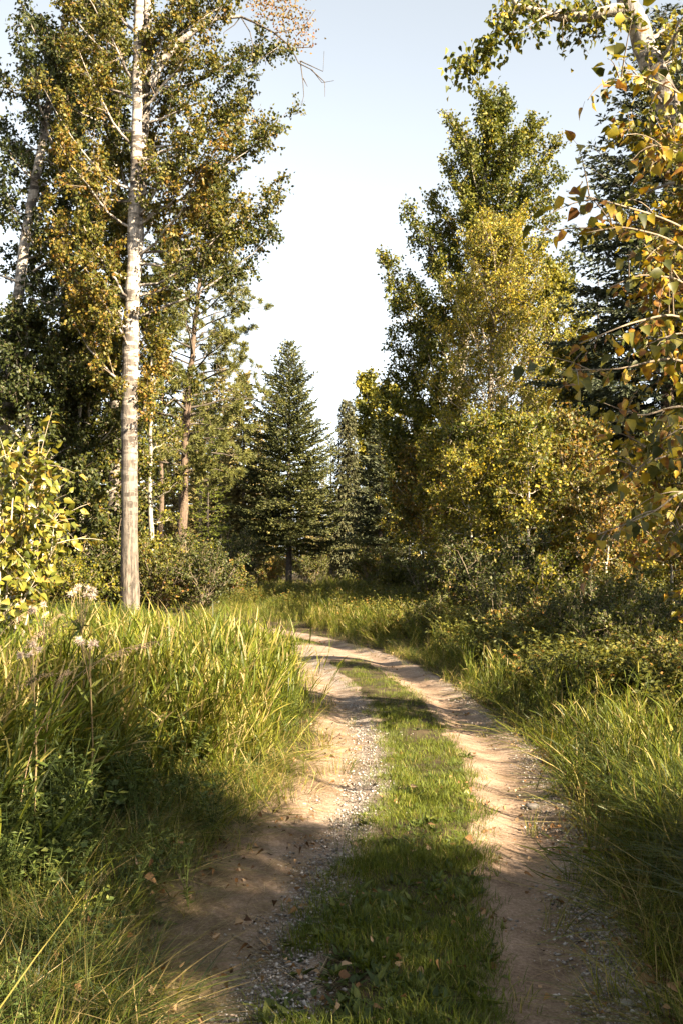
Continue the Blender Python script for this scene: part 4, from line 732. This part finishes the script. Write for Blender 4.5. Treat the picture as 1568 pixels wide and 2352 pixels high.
for i, (px, Y) in enumerate(SH[4:]):
    x = (px * .43495 - CX) * Y / F; z = zone(px, [(150, 'under the cottonwoods at the left edge'), (400, 'around the foot of the tall birch'), (600, 'between the tall pine and the bend'), (1000, 'beyond the bend under the spruces'), (1300, 'under the yellow birch' if Y > 21 else 'at the near edge of the thicket'), (9999, 'in the shade of the dark spruce' if Y > 17 else 'low on the right bank')])
    k = (i * 7 + 1) % 4; z = ['leafy green shrub ', 'low olive shrub ', 'tall dark green shrub ', 'light green shrub '][k] + z
    dup(sh[k], (x, Y, gz(x, Y) - .03), rg.uniform(0, 6.28), rg.uniform(.7, 1.3) * (1.15 if Y > 30 else 1.0) * (.62 if px > 1000 and Y < 22 else 1), z, z)

for i, Y in enumerate([10.2, 11.3, 12.4, 13.3, 14.5, 15.6, 16.8, 18.0, 19.5, 21.0, 12.9, 15.0, 17.4, 19.0]):
    x = float(np.interp(Y, PATH[:, 1], PATH[:, 0])) + 2.5 + rg.uniform(0, .5) + (.9 if i > 9 else 0); k = i % 4
    z = ['leafy green shrub ', 'low olive shrub ', 'tall dark green shrub ', 'light green shrub '][k] + 'crowding the right side of the trail'; dup(sh[k], (x, Y, gz(x, Y) - .03), rg.uniform(0, 6.28), rg.uniform(.38, .58), z, z)
# --- the wood behind: firs, spruces and pale pines, copied
gF = 'conifers of the wood behind'
fa = [conifer('fir_tree', 'pale olive conifer ' + ['farther left of the tall pine', 'beside the tall pine crown', 'close left of the central fir'][i], M['far'], (0, 0, 0), [13, 11, 15][i], 1.2, [1.7, 1.5, 1.9][i], 150, 340 + i, r=.12, up=.4, down=-.15, needle=(.30, .14), spacing=.085, group=gF, bark=M['pine_bark']) for i in range(3)]
fb = [conifer('fir_tree', 'dark green conifer ' + ['straight behind the central fir', 'behind the birch far back'][i], M['fir'], (0, 0, 0), [12, 14][i], 1.0, 2.1, 150, 350 + i, r=.12, up=.45, down=-.1, needle=(.30, .14), spacing=.085, group=gF + ' of darker green') for i in range(2)]
FAR = [(430, 70, 0), (470, 64, 1), (505, 60, 0), (535, 66, 2), (560, 58, 1), (590, 72, 0), (620, 80, 3), (350, 62, 4), (300, 70, 0), (400, 56, 1), (700, 88, 0), (740, 92, 2), (780, 84, 1), (820, 90, 0), (960, 75, 0), (900, 86, 3), (1050, 66, 3), (1150, 62, 0), (1250, 60, 4), (1350, 56, 3), (1450, 52, 0), (1550, 48, 4), (1650, 50, 3), (250, 60, 3), (180, 58, 4),
       (120, 62, 0), (60, 56, 3), (0, 60, 4), (-60, 55, 1), (-120, 60, 3), (-200, 62, 4), (1750, 55, 3), (450, 85, 2), (520, 88, 0), (380, 80, 3), (1000, 95, 0), (1100, 90, 3), (660, 96, 3), (725, 100, 0), (1200, 88, 4), (1320, 85, 0), (1420, 80, 3), (1520, 78, 4), (200, 82, 3), (80, 80, 0), (-20, 84, 4), (575, 95, 0), (760, 110, 3), (845, 105, 4)]
src = fa + fb; used = set()
for i, (px, Y, k) in enumerate(FAR):
    x = (px * .43495 - CX) * Y / F; loc = (x, Y, gz(x, Y) if Y < 60 else -.05); s = rg.uniform(.8, 1.05) * (.8 if 620 < px < 960 else 1.0) * (1.1 if 420 < px < 600 else 1.0)
    if k not in used: src[k].location = loc; src[k].scale = (s,) * 3; used.add(k)
    else:
        z = zone(px, [(330, 'left of the tall birch'), (550, 'between the birch and the central fir'), (700, 'behind the central fir'), (960, 'between the fir and the large poplar'), (9999, 'behind the right thicket')]) + (' far off' if Y > 76 else '')
        z = ('pale olive conifer ' if k < 3 else 'dark green conifer ') + z; dup(src[k], loc, rg.uniform(0, 6.28), s, z, z)

# --- trees beside and behind the viewer on the right, whose shade lies over the near trail
cottonwood('cottonwood standing right of the trail just behind the viewer', 0, 1, 11, 2.6, 2.6, 20, 61, M['leaf_cotton'], r=.18, n_sub=5, n_twig=4, n_leaf=7, L=.10, W=.08, sub=.36)
bpy.context.view_layer.update()
shade = [o for o in C.objects if o.get('label', '').startswith('cottonwood standing right of the trail')][0]
shade.location = (5.8, -.9, 0); shade.scale = (.8,) * 3
dup(big, (7.6, -1.3, 0), 1.0, .5, 'dark spruce off the right edge just behind the viewer')
for (x, y, s_, rz, lab) in [(10.5, 7.2, .5, 2, 'dark spruce out of frame right of the arching grass'), (10.2, 11.5, .52, 3, 'dark spruce out of frame beside the leaning cottonwood'), (12.5, 15.5, .55, 4, 'dark spruce out of frame right of the thicket')]: dup(big, (x, y, 0), rz, s_, lab)
for (x, y, s, rz, lab) in [(8.6, -3.6, 1.0, 1.0, 'taller cottonwood two steps farther behind the viewer'), (4.9, -3.9, .95, 2.0, 'cottonwood close to the trail behind the viewer'), (2.6, -7.5, 1.2, 4.2, 'cottonwood at the bend of the trail behind the viewer')]:
    dup(shade, (x, y, 0), rz, s, lab)

dense = [o for o in C.objects if o.get('label', '').startswith('dark leafy cottonwood')][0]  # its unseen copies are added to block sky light and deepen the near shade
for (x, y, s_, rz, lab) in [(-7, -4, .9, 1, 'unseen dark cottonwood added left of the trail behind the viewer'), (-10.5, 2.5, .9, 2, 'unseen dark cottonwood added off the left edge level with the viewer'), (-5, -11, 1, 3, 'unseen dark cottonwood added far behind the viewer on the left'), (1.5, -15, 1, 4, 'unseen dark cottonwood added straight behind the viewer'), (9, -11, 1, 5, 'unseen dark cottonwood added behind the viewer on the right'), (-12, 9, .8, 1.5, 'unseen dark cottonwood added off the left edge ahead of the viewer')]:
    dup(dense, (x, y, 0), rz, s_, lab)

# ------------------------------------------------------------------ small things near the viewer
def seedgrass(label, x, y, h, az, seed, group=None):
    rg = np.random.default_rng(seed); b = np.array([x, y, gz(x, y)]); root = thing('seeding_grass', label, 'grass stalk', tuple(b), 0, group)
    d = np.array([math.cos(az), math.sin(az), 0]); A, T = np.zeros(3), d * h * .55 + [0, 0, h * .82]; B = np.array([0, 0, h * .75]); pl = bez(A, B, T, np.linspace(0, 1, 12))
    g = Geo(); tube(g, pl, np.linspace(.0028, .001, 12), 5); g.obj('stalk', M['seed'], root, True)
    g = Geo(); n = 110; u = rg.uniform(.78, 1, n); Q = bez(A, B, T, u); D = rg.normal(size=(n, 3)) * .5 + d * .6 + [0, 0, -.7]; ln = .05 * (1.15 - u)[:, None] * rg.uniform(.2, 2, (n, 1)); leaves(g, Q + norm(D) * ln, D, .015 * rg.uniform(.7, 1.4, n), .004, rg.uniform(0, 1, n), rg); tag(g.obj('seed_head', M['seed'], root), kind='stuff')
    g = Geo(); blades(g, np.zeros((5, 3)), rg.uniform(0, 6.28, 5), rg.uniform(.4, .7, 5) * h, np.full(5, .008), rg.uniform(.3, .9, 5), 5, rg.uniform(.2, .6, 5), rg); g.obj('blades', M['grass_tall'], root)
gG = 'tan seeding grass stalks leaning over the left bank'
for i, (px, py, Y) in enumerate([(60, 1440, 5.6), (110, 1460, 5.8), (150, 1500, 5.2), (30, 1480, 5.0), (185, 1500, 6.0), (90, 1540, 4.8), (20, 1560, 5.3), (200, 1540, 5.6), (130, 1420, 6.6), (5, 1440, 6.2), (480, 1450, 8.5), (640, 1500, 10), (560, 1430, 12)]):
    h = P(px, py, Y)[2] - 0; x = (px * .43495 - CX) * Y / F; seedgrass('tan feathery seed stalk leaning above the left bank grass', x - .25, Y, h / .82, rng.normal(0, 1.3), 400 + i, gG)
def thistle(label, px, py, Y, seed, n=5, group=None):
    rg = np.random.default_rng(seed); top = P(px, py, Y); x = top[0]; b = np.array([x, Y, gz(x, Y)]); h = top[2] - b[2]; root = thing('thistle', label, 'thistle', tuple(b), 0, group)
    st = Geo(); tube(st, [(0, 0, 0), (.02, 0, h * .5), (0, 0, h)], [.006, .005, .003], 6); g = Geo()
    for k in range(n):
        a = rg.uniform(0, 6.28); T = np.array([math.cos(a) * .08, math.sin(a) * .08, h * (1 - .05 * rg.uniform(0, 1)) + .02]); tube(st, [(0, 0, h * .8), T * [.6, .6, .95], T], [.003, .002, .0015], 5)
        q = 70; D = rg.normal(size=(q, 3)); D[:, 2] += .5; f = Geo(); leaves(f, np.repeat(T[None], q, 0), D, .03 * rg.uniform(.6, 1.2, q), .004, rg.uniform(0, 1, q), rg, fold=0); f.obj('seed_head', M['fluff'], root)
    st.obj('stem', M['straw'], root, True); q = 40; u = rg.uniform(.2, .9, q); D = rg.normal(size=(q, 3)); leaves(g, np.stack([0 * u, 0 * u, h * u], 1), D, .12 * rg.uniform(.5, 1.2, q), .022, rg.uniform(.3, 1, q), rg, up=1); g.obj('leaves', M['weed'], root)
thistle('thistle gone to white fluff standing highest at the left', 186, 1358, 6.4, 431, 8)
thistle('small fluffy thistle head left of the tallest one', 100, 1395, 6.6, 432, 3)
thistle('pinkish fluffy thistle amid seed stalks on left bank', 205, 1475, 5.6, 433, 4)
thistle('low thistle with brown fluff near the left edge', 75, 1490, 5.2, 434, 4)
# fallen leaves and other bits, each its own object
fl = leaf_meshes(M['litter'], range(240, 246), [.1, .35, .6, .8, .95, .5], L=.07, W=.055, curl=.9)
def fallen(px, py, label, group=None, k=None, s=1.0, lift=.012):
    Y = EYE * F / (py * .43495 - HY); x = (px * .43495 - CX) * Y / F; o = bpy.data.objects.new('fallen_leaf', fl[k if k is not None else rng.integers(0, 6)]); C.objects.link(o)
    o.location = (x, Y, gz(x, Y) + lift); o.rotation_euler = (rng.normal(.1, .2), rng.normal(0, .25), rng.uniform(0, 6.28)); o.scale = (s,) * 3; tag(o, label, 'leaf', group)
fallen(415, 1998, 'large pale tan leaf standing up in the grass at lower left', k=4, s=1.2, lift=.14)
fallen(198, 2122, 'pale folded leaf in the grass near the lower left corner', k=3, s=1.2, lift=.1)
fallen(690, 2012, 'tan leaf on the left rut beside the gravel', k=3, s=.9)
fallen(696, 2052, 'ragged tan leaf just below another on the left rut', k=4, s=1.0)
fallen(602, 2128, 'pale leaf above the dark stick on the left rut', k=3, s=.9)
fallen(335, 2058, 'pale leaf lying in grass left of the left rut', k=3, s=.9, lift=.1)
fallen(1140, 2212, 'curled tan leaf on the shaded right rut', k=3, s=1.0)
fallen(1040, 1880, 'orange leaf in the middle strip grass', k=1, s=.9, lift=.05)
fallen(942, 1822, 'pale leaf in the sunny middle strip grass', k=4, s=.9, lift=.05)
fallen(1495, 2240, 'large brown leaf under the arching grass at lower right', k=1, s=1.4)
fallen(92, 1975, 'cream leaf caught high in the left bank grass', k=4, s=1.1, lift=.25)
fallen(790, 2270, 'small pink brown leaf in the near middle strip', k=2, s=.8, lift=.05)
for i in range(70):
    py = float(rng.choice([rng.uniform(1640, 2000), rng.uniform(1900, 2330)])); Y = EYE * F / (py * .43495 - HY); d = rng.choice([rng.normal(1.15, .15), rng.normal(-1.2, .15), rng.uniform(-.5, .5), rng.normal(1.3, .3)])
    cx = np.interp(Y, PATH[:, 1], PATH[:, 0]); px = ((cx + d) * F / Y + CX) / .43495
    z = 'on the left verge' if d < -.95 else 'on the left rut' if d < -.35 else 'in the middle strip' if d < .35 else 'on the right rut' if d < .95 else 'on the right verge'
    z = 'small dry brown leaf ' + z + (' near the viewer' if Y < 5.2 else ' farther along the trail'); fallen(px, py, z, z, s=rng.uniform(.4, .8), lift=.02 if abs(d) > .3 and abs(d) < 1 else .05)
def stick(label, a, bq, r=.006):
    pts = []
    for u in np.linspace(0, 1, 6):
        px, py = a[0] + (bq[0] - a[0]) * u, a[1] + (bq[1] - a[1]) * u; Y = EYE * F / (py * .43495 - HY); x = (px * .43495 - CX) * Y / F; pts.append(np.array([x + rng.normal(0, .004), Y, gz(x, Y) + .012 + rng.normal(0, .003)]))
    g = Geo(); tube(g, pts, np.linspace(r, r * .5, 6), 6, .1); o = g.obj('stick', M['twig'], smooth=True, off=pts[0]); o.location = tuple(pts[0]); tag(o, label, 'stick')
stick('short dark stick lying across the left rut', (537, 2130), (598, 2158), .007)
stick('thin crooked twig in the grass left of the left rut', (350, 2040), (330, 2105), .005)
stick('pale straw stem lying on the shaded right rut', (1110, 1985), (1190, 2015), .004)
stick('thin twig at the bottom left of the trail', (485, 2190), (495, 2300), .004)
def rock(label, px, py, s, seed):
    rg = np.random.default_rng(seed); import bmesh; bm = bmesh.new(); bmesh.ops.create_icosphere(bm, subdivisions=2, radius=s)
    for v_ in bm.verts: v_.co *= 1 + rg.normal(0, .07); v_.co.z *= .45
    me = bpy.data.meshes.new('stone'); bm.to_mesh(me); bm.free(); me.materials.append(M['stone']); me.shade_smooth(); o = bpy.data.objects.new('stone', me); C.objects.link(o)
    Y = EYE * F / (py * .43495 - HY); x = (px * .43495 - CX) * Y / F; o.location = (x, Y, gz(x, Y) + s * .12); tag(o, label, 'stone')
rock('flat pale stone on the sunlit right rut', 1223, 1836, .055, 1)
rock('small pale stone by the lower right edge of the trail', 1440, 2290, .03, 2)

# labels of look-alikes that can be told apart by their order across the picture
ords = ['first', 'second', 'third', 'fourth', 'fifth', 'sixth', 'seventh', 'eighth', 'ninth']
same = {}
for o in C.objects:
    if o.parent is None and o.get('label') and o.get('category') in ('tree', 'shrub', 'grass stalk'): same.setdefault(o['label'], []).append(o)
for lab, ob in same.items():
    if 1 < len(ob) <= 9 or (ob and ob[0]['category'] == 'grass stalk' and len(ob) > 1):
        for i, o in enumerate(sorted(ob, key=lambda q: q.location.x / q.location.y)):
            if i < 9: o['label'] = lab + ', ' + ords[i] + ' from the left'
            else: o['label'] = lab + ', ' + ords[len(ob) - 1 - i] + ' from the right'
